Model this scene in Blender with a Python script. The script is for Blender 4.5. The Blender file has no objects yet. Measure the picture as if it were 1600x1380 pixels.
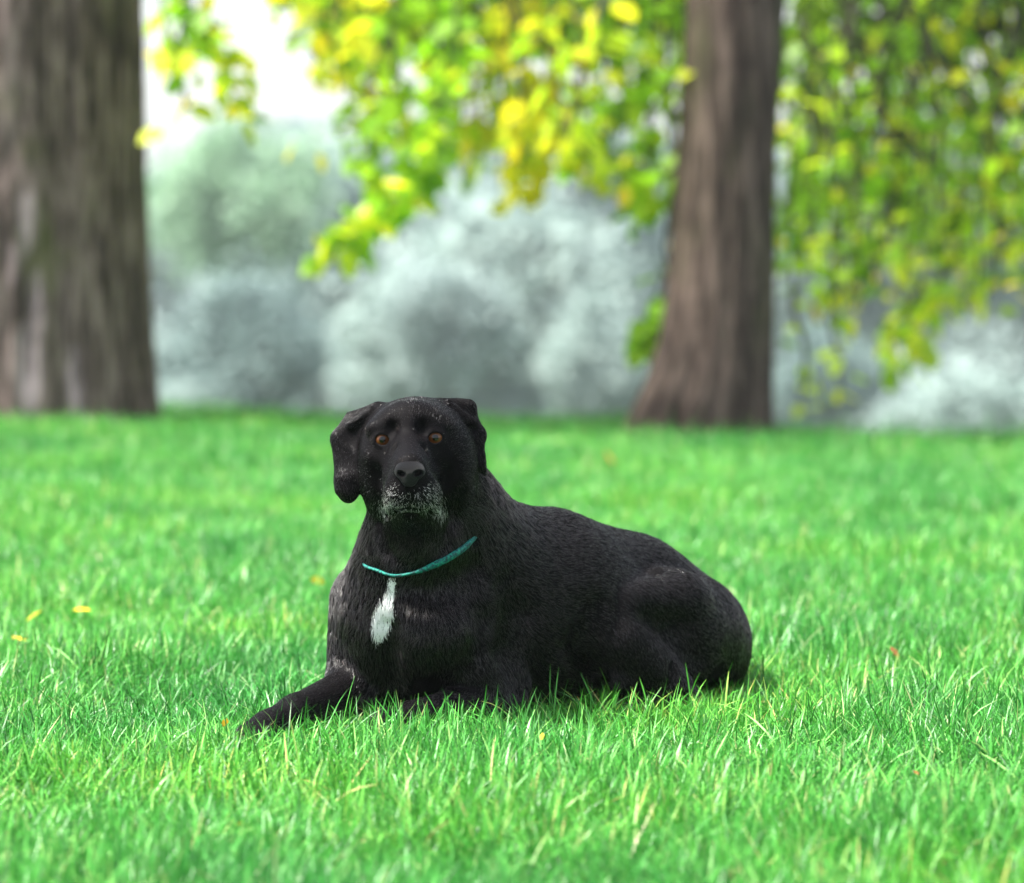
import bpy, math, random, os
import numpy as np
from mathutils import Vector, Matrix, noise as mnoise

# ------------------------------------------------------------------ camera, world, sun, exposure
scene = bpy.context.scene
C = scene.collection
FPX = 6000.0          # focal length in photo pixels (photo is 1600 x 1380)
CAMH = 0.80
HZ = 330.0            # photo row of the level horizon
cam_data = bpy.data.cameras.new('camera')
cam = bpy.data.objects.new('camera', cam_data)
C.objects.link(cam)
scene.camera = cam
cam_data.sensor_width = 36.0
cam_data.lens = 36.0 * FPX / 1600.0
cam_data.clip_start = 0.1
cam_data.clip_end = 2000
cam.location = (0, 0, CAMH)
cam.rotation_euler = (math.radians(90) - math.atan((690 - HZ) / FPX), 0, 0)
cam_data.dof.use_dof = True
cam_data.dof.focus_distance = 5.77
cam_data.dof.aperture_fstop = 3.4
cam_data.dof.aperture_blades = 0

SUN_EL = math.radians(60)
SUN_AZ = math.radians(-104)       # compass angle from +Y, clockwise seen from above: negative is to the left
world = bpy.data.worlds.new('World')
scene.world = world
world.use_nodes = True
wn = world.node_tree.nodes; wl = world.node_tree.links
wn.clear()
sky = wn.new('ShaderNodeTexSky'); sky.sky_type = 'NISHITA'; sky.sun_disc = False
sky.sun_elevation = SUN_EL
sky.sun_rotation = SUN_AZ
sky.air_density = 1.0; sky.dust_density = 2.0; sky.ozone_density = 1.0
hs = wn.new('ShaderNodeHueSaturation'); hs.inputs['Saturation'].default_value = 0.75
bg = wn.new('ShaderNodeBackground'); bg.inputs['Strength'].default_value = 0.085
wo = wn.new('ShaderNodeOutputWorld')
wl.new(sky.outputs[0], hs.inputs['Color']); tc = wn.new('ShaderNodeTexCoord'); cn = wn.new('ShaderNodeTexNoise'); cn.inputs['Scale'].default_value = 2.2; cn.inputs['Detail'].default_value = 5
cr = wn.new('ShaderNodeValToRGB'); cr.color_ramp.elements[0].position = 0.32; cr.color_ramp.elements[0].color = (0.25, 0.25, 0.25, 1)
cr.color_ramp.elements[1].position = 0.66; cr.color_ramp.elements[1].color = (0.65, 0.65, 0.65, 1)
cm_ = wn.new('ShaderNodeMix'); cm_.data_type = 'RGBA'; cm_.inputs[7].default_value = (4.2, 4.3, 4.5, 1)
wl.new(tc.outputs['Generated'], cn.inputs['Vector']); wl.new(cn.outputs[0], cr.inputs[0]); wl.new(cr.outputs[0], cm_.inputs[0])
wl.new(hs.outputs[0], cm_.inputs[6]); wl.new(cm_.outputs[2], bg.inputs[0]); wl.new(bg.outputs[0], wo.inputs[0])

sl = bpy.data.lights.new('sun', 'SUN')
sl.energy = 3.6; sl.angle = math.radians(14); sl.color = (1.0, 0.965, 0.90)
sun = bpy.data.objects.new('sun', sl); C.objects.link(sun)
sd = Vector((math.sin(SUN_AZ) * math.cos(SUN_EL), math.cos(SUN_AZ) * math.cos(SUN_EL), math.sin(SUN_EL)))
sun.rotation_euler = sd.to_track_quat('Z', 'Y').to_euler()

scene.view_settings.view_transform = 'Standard'
scene.view_settings.look = 'None'
scene.view_settings.gamma = 1.0
scene.view_settings.use_curve_mapping = False
scene.view_settings.exposure = 2.2
scene.cycles.use_denoising = True
scene.cycles.max_bounces = 7
scene.cycles.diffuse_bounces = 3
scene.cycles.glossy_bounces = 3
scene.cycles.transmission_bounces = 5
scene.cycles.transparent_max_bounces = 12
scene.cycles.volume_bounces = 0
scene.cycles.use_light_tree = False
scene.cycles_curves.shape = 'RIBBONS'

# ------------------------------------------------------------------ helpers
def at(px, py, d):
    """photo pixel and distance along Y -> world point"""
    return np.array([(px - 800.0) / FPX * d, d, CAMH - (py - HZ) / FPX * d])

def tag(o, label=None, cat=None, group=None, kind=None):
    if label: o['label'] = label
    if cat: o['category'] = cat
    if group: o['group'] = group
    if kind: o['kind'] = kind
    return o

def empty(name, loc=(0, 0, 0)):
    o = bpy.data.objects.new(name, None); C.objects.link(o); o.location = loc
    o.empty_display_size = 0.1
    return o

def link_mesh(name, verts, faces, mat=None, parent=None, smooth=True, attrs=None):
    me = bpy.data.meshes.new(name)
    verts = np.asarray(verts, dtype=np.float32)
    if isinstance(faces, np.ndarray):
        n, k = faces.shape
        me.vertices.add(len(verts)); me.vertices.foreach_set('co', verts.ravel())
        me.loops.add(n * k); me.loops.foreach_set('vertex_index', faces.astype(np.int32).ravel())
        me.polygons.add(n)
        me.polygons.foreach_set('loop_start', np.arange(0, n * k, k, dtype=np.int32))
        me.update(calc_edges=True)
    else:
        me.from_pydata([tuple(v) for v in verts], [], faces); me.update()
    if smooth:
        me.polygons.foreach_set('use_smooth', np.ones(len(me.polygons), dtype=bool))
    if attrs:
        for an, av in attrs.items():
            a = me.attributes.new(an, 'FLOAT', 'POINT'); a.data.foreach_set('value', np.asarray(av, dtype=np.float32))
    if mat: me.materials.append(mat)
    o = bpy.data.objects.new(name, me); C.objects.link(o)
    if parent:
        o.parent = parent
        o.matrix_parent_inverse = Matrix.Translation(-Vector(parent.location))
    return o

class MatB:
    def __init__(self, name):
        self.m = bpy.data.materials.new(name); self.m.use_nodes = True
        self.n = self.m.node_tree.nodes; self.l = self.m.node_tree.links
        self.n.clear()
        self.out = self.n.new('ShaderNodeOutputMaterial')
    def node(self, t, **kw):
        x = self.n.new(t)
        for k, v in kw.items():
            if k in x.inputs: x.inputs[k].default_value = v
            else: setattr(x, k, v)
        return x
    def link(self, a, b): self.l.new(a, b)
    def attr(self, name):
        x = self.n.new('ShaderNodeAttribute'); x.attribute_name = name; return x.outputs['Fac']
    def ramp(self, fac, stops, interp='LINEAR'):
        r = self.n.new('ShaderNodeValToRGB'); r.color_ramp.interpolation = interp
        e = r.color_ramp.elements
        while len(e) < len(stops): e.new(0.5)
        for i, (p, c) in enumerate(stops):
            e[i].position = p; e[i].color = (c[0], c[1], c[2], 1)
        self.l.new(fac, r.inputs[0]); return r.outputs[0]
    def noise(self, scale, detail=3, rough=0.55, vec=None):
        x = self.n.new('ShaderNodeTexNoise'); x.inputs['Scale'].default_value = scale
        x.inputs['Detail'].default_value = detail; x.inputs['Roughness'].default_value = rough
        if vec is not None: self.l.new(vec, x.inputs['Vector'])
        return x.outputs[0]
    def objco(self, scale=(1, 1, 1)):
        t = self.n.new('ShaderNodeTexCoord'); m = self.n.new('ShaderNodeMapping')
        m.inputs['Scale'].default_value = scale
        self.l.new(t.outputs['Object'], m.inputs['Vector']); return m.outputs[0]
    def mix(self, fac, a, b):
        x = self.n.new('ShaderNodeMix'); x.data_type = 'RGBA'
        if isinstance(fac, (int, float)): x.inputs[0].default_value = fac
        else: self.l.new(fac, x.inputs[0])
        for s, v in ((6, a), (7, b)):
            if isinstance(v, tuple): x.inputs[s].default_value = (v[0], v[1], v[2], 1)
            else: self.l.new(v, x.inputs[s])
        return x.outputs[2]
    def principled(self, color, rough=0.6, spec=0.5, bump=None, bump_d=0.01, bump_s=0.6):
        p = self.n.new('ShaderNodeBsdfPrincipled')
        if isinstance(color, tuple): p.inputs['Base Color'].default_value = (*color, 1)
        else: self.l.new(color, p.inputs['Base Color'])
        if isinstance(rough, (int, float)): p.inputs['Roughness'].default_value = rough
        else: self.l.new(rough, p.inputs['Roughness'])
        p.inputs['Specular IOR Level'].default_value = spec
        if bump is not None:
            b = self.n.new('ShaderNodeBump'); b.inputs['Distance'].default_value = bump_d
            b.inputs['Strength'].default_value = bump_s
            self.l.new(bump, b.inputs['Height']); self.l.new(b.outputs[0], p.inputs['Normal'])
        self.l.new(p.outputs[0], self.out.inputs[0]); return p

# ------------------------------------------------------------------ distance-field modelling (for the dog)
def smin(a, b, k):
    h = np.maximum(k - np.abs(a - b), 0.0) / k
    return np.minimum(a, b) - h * h * h * k / 6.0

def smax(a, b, k): return -smin(-a, -b, k)

class Prim:
    def __init__(s, k=0.03, flow=None, w=1.0, hair=None, cut=False):
        s.k = k; s.flow = flow; s.w = w; s.hair = hair; s.cut = cut

class Cone(Prim):
    """round cone between two points"""
    def __init__(s, a, b, r1, r2, **kw):
        super().__init__(**kw)
        s.a = np.asarray(a, float); s.b = np.asarray(b, float); s.r1 = r1; s.r2 = r2
        if s.flow is None: s.flow = s.b - s.a
    def bounds(s):
        return np.minimum(s.a - s.r1, s.b - s.r2), np.maximum(s.a + s.r1, s.b + s.r2)
    def d(s, X, Y, Z):
        ab = s.b - s.a; L2 = ab @ ab
        px = X - s.a[0]; py = Y - s.a[1]; pz = Z - s.a[2]
        t = (px * ab[0] + py * ab[1] + pz * ab[2]) / L2
        t = np.clip(t, 0, 1)
        dx = px - t * ab[0]; dy = py - t * ab[1]; dz = pz - t * ab[2]
        return np.sqrt(dx * dx + dy * dy + dz * dz) - (s.r1 + (s.r2 - s.r1) * t)

class Ell(Prim):
    def __init__(s, c, r, rot=(0, 0, 0), **kw):
        super().__init__(**kw)
        s.c = np.asarray(c, float); s.r = np.asarray(r, float)
        from mathutils import Euler
        s.R = np.array(Euler([math.radians(v) for v in rot], 'XYZ').to_matrix())
        if s.flow is None: s.flow = np.array([0, 1, 0])
    def bounds(s):
        e = np.sqrt(((s.R * s.r[None, :]) ** 2).sum(1))
        return s.c - e, s.c + e
    def d(s, X, Y, Z):
        px = X - s.c[0]; py = Y - s.c[1]; pz = Z - s.c[2]
        R = s.R
        lx = px * R[0, 0] + py * R[1, 0] + pz * R[2, 0]
        ly = px * R[0, 1] + py * R[1, 1] + pz * R[2, 1]
        lz = px * R[0, 2] + py * R[1, 2] + pz * R[2, 2]
        a, b, c = s.r
        k0 = np.sqrt((lx / a) ** 2 + (ly / b) ** 2 + (lz / c) ** 2)
        k1 = np.sqrt((lx / a ** 2) ** 2 + (ly / b ** 2) ** 2 + (lz / c ** 2) ** 2)
        return k0 * (k0 - 1.0) / np.maximum(k1, 1e-9)

class Tri(Prim):
    """rounded, thick triangle"""
    def __init__(s, a, b, c, r, **kw):
        super().__init__(**kw)
        s.a, s.b, s.c = [np.asarray(v, float) for v in (a, b, c)]; s.r = r
        if s.flow is None: s.flow = s.c - s.a
    def bounds(s):
        m = np.stack([s.a, s.b, s.c]); return m.min(0) - s.r, m.max(0) + s.r
    def d(s, X, Y, Z):
        P = (X, Y, Z)
        def sub(v): return [P[i] - v[i] for i in range(3)]
        def dot(p, v): return p[0] * v[0] + p[1] * v[1] + p[2] * v[2]
        ba, cb, ac = s.b - s.a, s.c - s.b, s.a - s.c
        pa, pb, pc = sub(s.a), sub(s.b), sub(s.c)
        n = np.cross(ba, ac)
        inside = (np.sign(dot(pa, np.cross(ba, n))) + np.sign(dot(pb, np.cross(cb, n))) + np.sign(dot(pc, np.cross(ac, n)))) < 2.0
        def seg(p, e):
            t = np.clip(dot(p, e) / (e @ e), 0, 1)
            return (p[0] - e[0] * t) ** 2 + (p[1] - e[1] * t) ** 2 + (p[2] - e[2] * t) ** 2
        ed = np.minimum(np.minimum(seg(pa, ba), seg(pb, cb)), seg(pc, ac))
        pl = dot(pa, n) ** 2 / (n @ n)
        return np.sqrt(np.where(inside, ed, pl)) - s.r

def field_points(prims, P):
    X, Y, Z = P[:, 0], P[:, 1], P[:, 2]
    f = np.full(len(P), 1.0)
    for p in prims:
        dd = p.d(X, Y, Z)
        f = smax(f, -dd, p.k) if p.cut else smin(f, dd, p.k)
    return f

def gradient(prims, P, e=0.0015):
    g = np.zeros_like(P)
    for i in range(3):
        q = P.copy(); q[:, i] += e; r = P.copy(); r[:, i] -= e
        g[:, i] = (field_points(prims, q) - field_points(prims, r)) / (2 * e)
    return g

def surface_net(prims, xs, ys, zs):
    F = np.full((len(xs), len(ys), len(zs)), 0.3, dtype=np.float32)
    for p in prims:
        lo, hi = p.bounds(); m = p.k * 1.2 + 0.012
        i0, i1 = np.searchsorted(xs, [lo[0] - m, hi[0] + m]); j0, j1 = np.searchsorted(ys, [lo[1] - m, hi[1] + m])
        k0, k1 = np.searchsorted(zs, [lo[2] - m, hi[2] + m])
        if i1 <= i0 or j1 <= j0 or k1 <= k0: continue
        X = xs[i0:i1, None, None].astype(np.float32); Y = ys[None, j0:j1, None].astype(np.float32); Z = zs[None, None, k0:k1].astype(np.float32)
        dd = p.d(X, Y, Z)
        sub = F[i0:i1, j0:j1, k0:k1]
        F[i0:i1, j0:j1, k0:k1] = smax(sub, -dd, p.k) if p.cut else smin(sub, dd, p.k)
    S = F < 0
    nx, ny, nz = F.shape
    cnt = np.zeros((nx - 1, ny - 1, nz - 1), dtype=np.int8)
    for a in (0, 1):
        for b in (0, 1):
            for c in (0, 1):
                cnt += S[a:nx - 1 + a, b:ny - 1 + b, c:nz - 1 + c]
    act = (cnt > 0) & (cnt < 8)
    I, J, K = np.nonzero(act)
    idx = np.full(act.shape, -1, dtype=np.int32); idx[I, J, K] = np.arange(len(I))
    acc = np.zeros((len(I), 3)); n = np.zeros(len(I))
    corners = [(a, b, c) for a in (0, 1) for b in (0, 1) for c in (0, 1)]
    ax = (xs, ys, zs)
    for u in corners:
        for d in range(3):
            if u[d] == 1: continue
            v = list(u); v[d] = 1
            fu = F[I + u[0], J + u[1], K + u[2]]; fv = F[I + v[0], J + v[1], K + v[2]]
            cr = (fu < 0) != (fv < 0)
            t = np.where(cr, fu / np.where(fu - fv == 0, 1, fu - fv), 0)
            pos = np.stack([xs[I + u[0]], ys[J + u[1]], zs[K + u[2]]], 1)
            end = np.stack([xs[I + v[0]], ys[J + v[1]], zs[K + v[2]]], 1)
            q = pos + (end - pos) * t[:, None]
            acc += np.where(cr[:, None], q, 0); n += cr
    V = acc / n[:, None]
    faces = []
    # x edges
    sg = S[:-1, 1:-1, 1:-1] != S[1:, 1:-1, 1:-1]
    a, b, c = np.nonzero(sg); b += 1; c += 1
    q = np.stack([idx[a, b - 1, c - 1], idx[a, b, c - 1], idx[a, b, c], idx[a, b - 1, c]], 1)
    fl = S[a, b, c]; q[~fl] = q[~fl][:, ::-1]; faces.append(q)
    sg = S[1:-1, :-1, 1:-1] != S[1:-1, 1:, 1:-1]
    a, b, c = np.nonzero(sg); a += 1; c += 1
    q = np.stack([idx[a - 1, b, c - 1], idx[a - 1, b, c], idx[a, b, c], idx[a, b, c - 1]], 1)
    fl = S[a, b, c]; q[~fl] = q[~fl][:, ::-1]; faces.append(q)
    sg = S[1:-1, 1:-1, :-1] != S[1:-1, 1:-1, 1:]
    a, b, c = np.nonzero(sg); a += 1; b += 1
    q = np.stack([idx[a - 1, b - 1, c], idx[a, b - 1, c], idx[a, b, c], idx[a - 1, b, c]], 1)
    fl = S[a, b, c]; q[~fl] = q[~fl][:, ::-1]; faces.append(q)
    Q = np.concatenate(faces)
    for _ in range(3):
        f = field_points(prims, V); g = gradient(prims, V)
        V = V - 0.8 * np.clip(f, -0.004, 0.004)[:, None] * g / np.maximum((g * g).sum(1), 0.25)[:, None]
    return V, Q

def axis(lo, hi, fine_lo, fine_hi, coarse, fine):
    a = np.arange(lo, fine_lo, coarse); b = np.arange(fine_lo, fine_hi, fine); c = np.arange(fine_hi, hi, coarse)
    return np.concatenate([a, b, c])
# ------------------------------------------------------------------ sky is the world; ground, lawn
def gz(x, y):
    """height of the ground: flat lawn, cresting near 14 m and falling away behind"""
    x = np.asarray(x, float); y = np.asarray(y, float)
    t = np.maximum(y - 13.2, 0)
    z = -0.012 * t * t / (1 + 0.10 * t)
    z = np.maximum(z, -10.0)
    z = z + 0.018 * np.sin(x * 0.9 + 1.0) * np.sin(y * 0.55 + 0.5) * np.clip((y - 6.5) / 3, 0, 1)
    z = z - (0.060 + 0.030 * np.clip(x, -6, 6)) * np.clip((y - 8) / 6, 0, 1) + 0.012 * np.sin(x * 3.1) * np.clip((y - 10) / 4, 0, 1)
    return z

def build_ground():
    ys = np.concatenate([np.arange(-6, 30, 0.5), np.geomspace(30, 460, 40)])
    xs = np.concatenate([-np.geomspace(12, 300, 22)[::-1], np.arange(-11.5, 12, 0.5), np.geomspace(12, 300, 22)])
    X, Y = np.meshgrid(xs, ys, indexing='xy')
    Z = gz(X, Y)
    V = np.stack([X, Y, Z], 2).reshape(-1, 3)
    nx = len(xs); F = []
    for j in range(len(ys) - 1):
        for i in range(nx - 1):
            F.append((j * nx + i, j * nx + i + 1, (j + 1) * nx + i + 1, (j + 1) * nx + i))
    m = MatB('soil_under_grass')
    n = m.noise(14, 5, vec=m.objco())
    col = m.ramp(n, [(0.3, (0.010, 0.022, 0.006)), (0.6, (0.022, 0.060, 0.012)), (0.8, (0.04, 0.05, 0.02))])
    m.principled(col, 0.9, 0.2, bump=n, bump_d=0.02)
    o = link_mesh('ground', V, np.array(F), m.m)
    tag(o, 'park ground under the lawn', kind='structure')
build_ground()

def grass_material():
    m = MatB('grass_blades')
    hue = m.attr('hue'); along = m.attr('along')
    info = m.node('ShaderNodeObjectInfo')
    base = m.ramp(hue, [(0.0, (0.012, 0.080, 0.009)), (0.30, (0.030, 0.190, 0.020)), (0.62, (0.068, 0.340, 0.045)),
                        (0.86, (0.155, 0.500, 0.090)), (0.955, (0.36, 0.58, 0.17)), (1.0, (0.55, 0.46, 0.24))])
    geo = m.node('ShaderNodeNewGeometry')
    big = m.noise(1.3, 4, vec=geo.outputs['Position'])
    tint = m.ramp(big, [(0.36, (0.55, 0.76, 0.86)), (0.52, (1.0, 1.0, 1.0)), (0.68, (1.35, 1.10, 0.78))])
    mul = m.node('ShaderNodeMix'); mul.data_type = 'RGBA'; mul.blend_type = 'MULTIPLY'; mul.inputs[0].default_value = 1.0
    m.link(base, mul.inputs[6]); m.link(tint, mul.inputs[7])
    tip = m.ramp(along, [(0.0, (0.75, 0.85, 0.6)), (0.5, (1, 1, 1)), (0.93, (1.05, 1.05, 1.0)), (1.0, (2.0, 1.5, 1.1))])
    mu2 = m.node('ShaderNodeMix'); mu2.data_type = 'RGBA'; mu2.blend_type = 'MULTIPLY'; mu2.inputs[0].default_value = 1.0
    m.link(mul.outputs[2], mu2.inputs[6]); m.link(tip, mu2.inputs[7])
    col = mu2.outputs[2]
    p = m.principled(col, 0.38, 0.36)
    tr = m.node('ShaderNodeBsdfTranslucent'); m.link(col, tr.inputs['Color'])
    ms = m.node('ShaderNodeMixShader'); ms.inputs[0].default_value = 0.28
    m.link(p.outputs[0], ms.inputs[1]); m.link(tr.outputs[0], ms.inputs[2]); m.link(ms.outputs[0], m.out.inputs[0])
    return m.m
GRASS_MAT = grass_material()

def blades(n, rad, seed, lmin, lmax, wmin, wmax, segs=3, lean=0.55, pos=None, heading=None):
    """vertices, quads and attributes of n curved, tapering blades"""
    rng = np.random.default_rng(seed)
    if pos is None:
        r = rad * np.sqrt(rng.random(n)); t = rng.random(n) * 6.283
        P = np.stack([r * np.cos(t), r * np.sin(t), np.zeros(n)], 1)
        # gather into tufts
        nt = max(3, n // 14); ct = rng.random((nt, 2)) * 2 - 1; ct *= rad
        k = rng.integers(0, nt, n); m = rng.random(n) < 0.6
        P[m, :2] = ct[k[m]] + rng.normal(0, 0.009, (m.sum(), 2))
        th0 = rng.random(nt) * 6.283
        hd = np.where(m, th0[k] + rng.normal(0, 0.9, n), rng.random(n) * 6.283)
    else:
        P = pos; hd = rng.random(n) * 6.283
    if heading is not None:
        hd = np.where(rng.random(n) < 0.35, heading + rng.normal(0, 0.5, n), hd)
    L = lmin + (lmax - lmin) * rng.random(n) ** 1.5
    w = rng.uniform(wmin, wmax, n) * np.clip(L / lmax + 0.35, 0.6, 1.15)
    a0 = np.abs(rng.normal(0.0, lean * 0.80, n)); bend = rng.gamma(1.6, lean * 0.55, n)
    flat = rng.random(n) < 0.30; a0 = np.where(flat, rng.uniform(0.7, 1.35, n), a0); bend = np.where(flat, rng.uniform(0.0, 0.5, n), bend)
    fold = rng.random(n) < 0.06; bend = np.where(fold, bend + 1.6, bend)
    side = rng.normal(0, 0.25, n)
    H = np.stack([np.cos(hd), np.sin(hd), np.zeros(n)], 1)
    Wd = np.stack([-np.sin(hd + side), np.cos(hd + side), rng.normal(0, 0.35, n)], 1)
    Wd /= np.linalg.norm(Wd, axis=1)[:, None]
    V = np.zeros((n, (segs + 1) * 2, 3)); A = np.zeros((n, (segs + 1) * 2))
    cur = P.copy(); cur[:, 2] -= 0.003
    for s in range(segs + 1):
        u = s / segs
        wid = w * (0.5 if s == 0 else (0.55 if s < segs else 0.06)) * (1 - 0.35 * u)
        V[:, 2 * s] = cur - Wd * wid[:, None]; V[:, 2 * s + 1] = cur + Wd * wid[:, None]
        A[:, 2 * s] = A[:, 2 * s + 1] = u
        ang = a0 + bend * (u + 0.15)
        d = H * np.sin(ang)[:, None] + np.array([0, 0, 1.0]) * np.cos(ang)[:, None]
        cur = cur + d * (L / segs)[:, None]
        cur[:, 2] = np.maximum(cur[:, 2], 0.003)
    k = (segs + 1) * 2
    base = (np.arange(n) * k)[:, None]
    F = np.concatenate([base + np.array([2 * s, 2 * s + 1, 2 * s + 3, 2 * s + 2])[None] for s in range(segs)], 0)
    hue = np.clip(rng.beta(1.3, 1.7, n), 0, 0.93)
    dry = rng.random(n) < 0.035; hue[dry] = rng.uniform(0.93, 1.0, dry.sum())
    return V.reshape(-1, 3), F, {'hue': np.repeat(hue, k), 'along': A.ravel()}

def scatter_object(name, label, tiles, pts, rot, scl, idx):
    """one ground-cover object: geometry nodes set the prepared turf tiles on its points"""
    hold = bpy.data.collections.new(name + '_tiles')
    for t in tiles: hold.objects.link(t)
    me = bpy.data.meshes.new(name)
    me.vertices.add(len(pts)); me.vertices.foreach_set('co', np.asarray(pts, np.float32).ravel())
    for an, ty, v in (('rot', 'FLOAT_VECTOR', rot), ('scl', 'FLOAT_VECTOR', scl)):
        a = me.attributes.new(an, ty, 'POINT'); a.data.foreach_set('vector', np.asarray(v, np.float32).ravel())
    a = me.attributes.new('idx', 'INT', 'POINT'); a.data.foreach_set('value', np.asarray(idx, np.int32))
    me.update()
    o = bpy.data.objects.new(name, me); C.objects.link(o)
    ng = bpy.data.node_groups.new(name, 'GeometryNodeTree')
    ng.interface.new_socket('Geometry', in_out='INPUT', socket_type='NodeSocketGeometry')
    ng.interface.new_socket('Geometry', in_out='OUTPUT', socket_type='NodeSocketGeometry')
    N = ng.nodes; Lk = ng.links
    gi = N.new('NodeGroupInput'); go = N.new('NodeGroupOutput')
    ci = N.new('GeometryNodeCollectionInfo'); ci.inputs['Collection'].default_value = hold
    ci.inputs['Separate Children'].default_value = True; ci.inputs['Reset Children'].default_value = True
    ip = N.new('GeometryNodeInstanceOnPoints'); ip.inputs['Pick Instance'].default_value = True
    def named(an, ty):
        x = N.new('GeometryNodeInputNamedAttribute'); x.data_type = ty; x.inputs['Name'].default_value = an; return x.outputs[0]
    e2r = N.new('FunctionNodeEulerToRotation')
    Lk.new(gi.outputs[0], ip.inputs['Points']); Lk.new(ci.outputs[0], ip.inputs['Instance'])
    Lk.new(named('rot', 'FLOAT_VECTOR'), e2r.inputs[0]); Lk.new(e2r.outputs[0], ip.inputs['Rotation'])
    Lk.new(named('scl', 'FLOAT_VECTOR'), ip.inputs['Scale']); Lk.new(named('idx', 'INT'), ip.inputs['Instance Index'])
    Lk.new(ip.outputs[0], go.inputs[0])
    md = o.modifiers.new('scatter', 'NODES'); md.node_group = ng
    return tag(o, label, kind='stuff')

def tile(i, *a, **kw):
    V, F, At = blades(*a, **kw)
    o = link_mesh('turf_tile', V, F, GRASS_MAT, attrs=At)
    C.objects.unlink(o)
    return o

def lawn():
    rng = np.random.default_rng(3)
    near = [tile(i, 1350, 0.17, 40 + i, 0.018, 0.066, 0.0011, 0.0026, lean=0.95) for i in range(7)]
    near += [tile(9 + i, 1150, 0.17, 60 + i, 0.030, 0.090, 0.0012, 0.0029, lean=0.8) for i in range(3)]
    pts = []; y = 4.2
    while y < 16.5:
        st = 0.15 if y < 8 else (0.17 if y < 11 else 0.20)
        hw = 0.135 * y + 0.9
        for x in np.arange(-hw, hw, st):
            pts.append((x + rng.uniform(-0.4, 0.4) * st, y + rng.uniform(-0.4, 0.4) * st))
        y += st
    pts = np.array(pts); n = len(pts)
    P = np.column_stack([pts, gz(pts[:, 0], pts[:, 1])])
    tall = 0.5 + 0.5 * np.sin(P[:, 0] * 2.3 + 1.7 * np.sin(P[:, 1] * 1.3)) * np.sin(P[:, 1] * 2.9 + np.sin(P[:, 0] * 3.1))
    near_paw = (np.abs((P[:, 0] / P[:, 1] * FPX + 800) - 430) < 130) & (P[:, 1] > 5.35) & (P[:, 1] < 5.9)
    rot = np.column_stack([rng.normal(0, 0.05, n), rng.normal(0, 0.05, n), rng.random(n) * 6.283])
    h = 0.78 + 0.42 * tall * rng.uniform(0.7, 1.3, n)
    h = np.where(near_paw, h * 0.62, h)
    h = h * (1 + 0.3 * np.clip((P[:, 1] - 12.3) / 1.2, 0, 1))
    scl = np.column_stack([np.full(n, 1.0), np.full(n, 1.0), h])
    idx = np.where(rng.random(n) < 0.25 + 0.35 * tall, rng.integers(7, 10, n), rng.integers(0, 7, n))
    scatter_object('lawn_grass', 'bright green uncut lawn grass covering the ground in front of and behind the dog', near, P, rot, scl, idx)
    print('tiles', n)
    # long single blades standing in front of the dog and along the crest
    long_pts = []
    for (x0, x1, d0, d1, c) in ((480, 1180, 5.50, 5.80, 200), (580, 780, 5.52, 5.72, 150), (800, 1170, 5.76, 5.96, 260), (420, 1180, 5.3, 5.75, 500), (0, 1600, 5.0, 7.5, 1100), (-100, 1700, 12.6, 14.6, 1500)):
        for _ in range(c):
            d = rng.uniform(d0, d1); x = (rng.uniform(x0, x1) - 800) / FPX * d
            long_pts.append((x, d, float(gz(x, d))))
    lp = np.array(long_pts)
    V, F, At = blades(len(lp), 0, 77, 0.045, 0.110, 0.0011, 0.0025, segs=5, lean=0.68, pos=lp)
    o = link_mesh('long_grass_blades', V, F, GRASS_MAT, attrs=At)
    tag(o, 'scattered longer grass blades rising above the lawn around the dog', kind='stuff')
lawn()
# ------------------------------------------------------------------ the dog
def D(px, py, mm):
    """photo pixel and depth in millimetres beyond 6 m"""
    return at(px, py, 6.0 + mm / 1000.0)
mm = 0.001
def cone(a, b, r1, r2, k=30, **kw): return Cone(D(*a), D(*b), r1 * mm, r2 * mm, k=k * mm, **kw)
def ell(c, r, rot=(0, 0, 0), k=30, **kw): return Ell(D(*c), np.array(r) * mm, rot, k=k * mm, **kw)
def tri(a, b, c, r, k=12, **kw): return Tri(D(*a), D(*b), D(*c), r * mm, k=k * mm, **kw)
BACK = (0.72, 0.55, -0.28)

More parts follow.
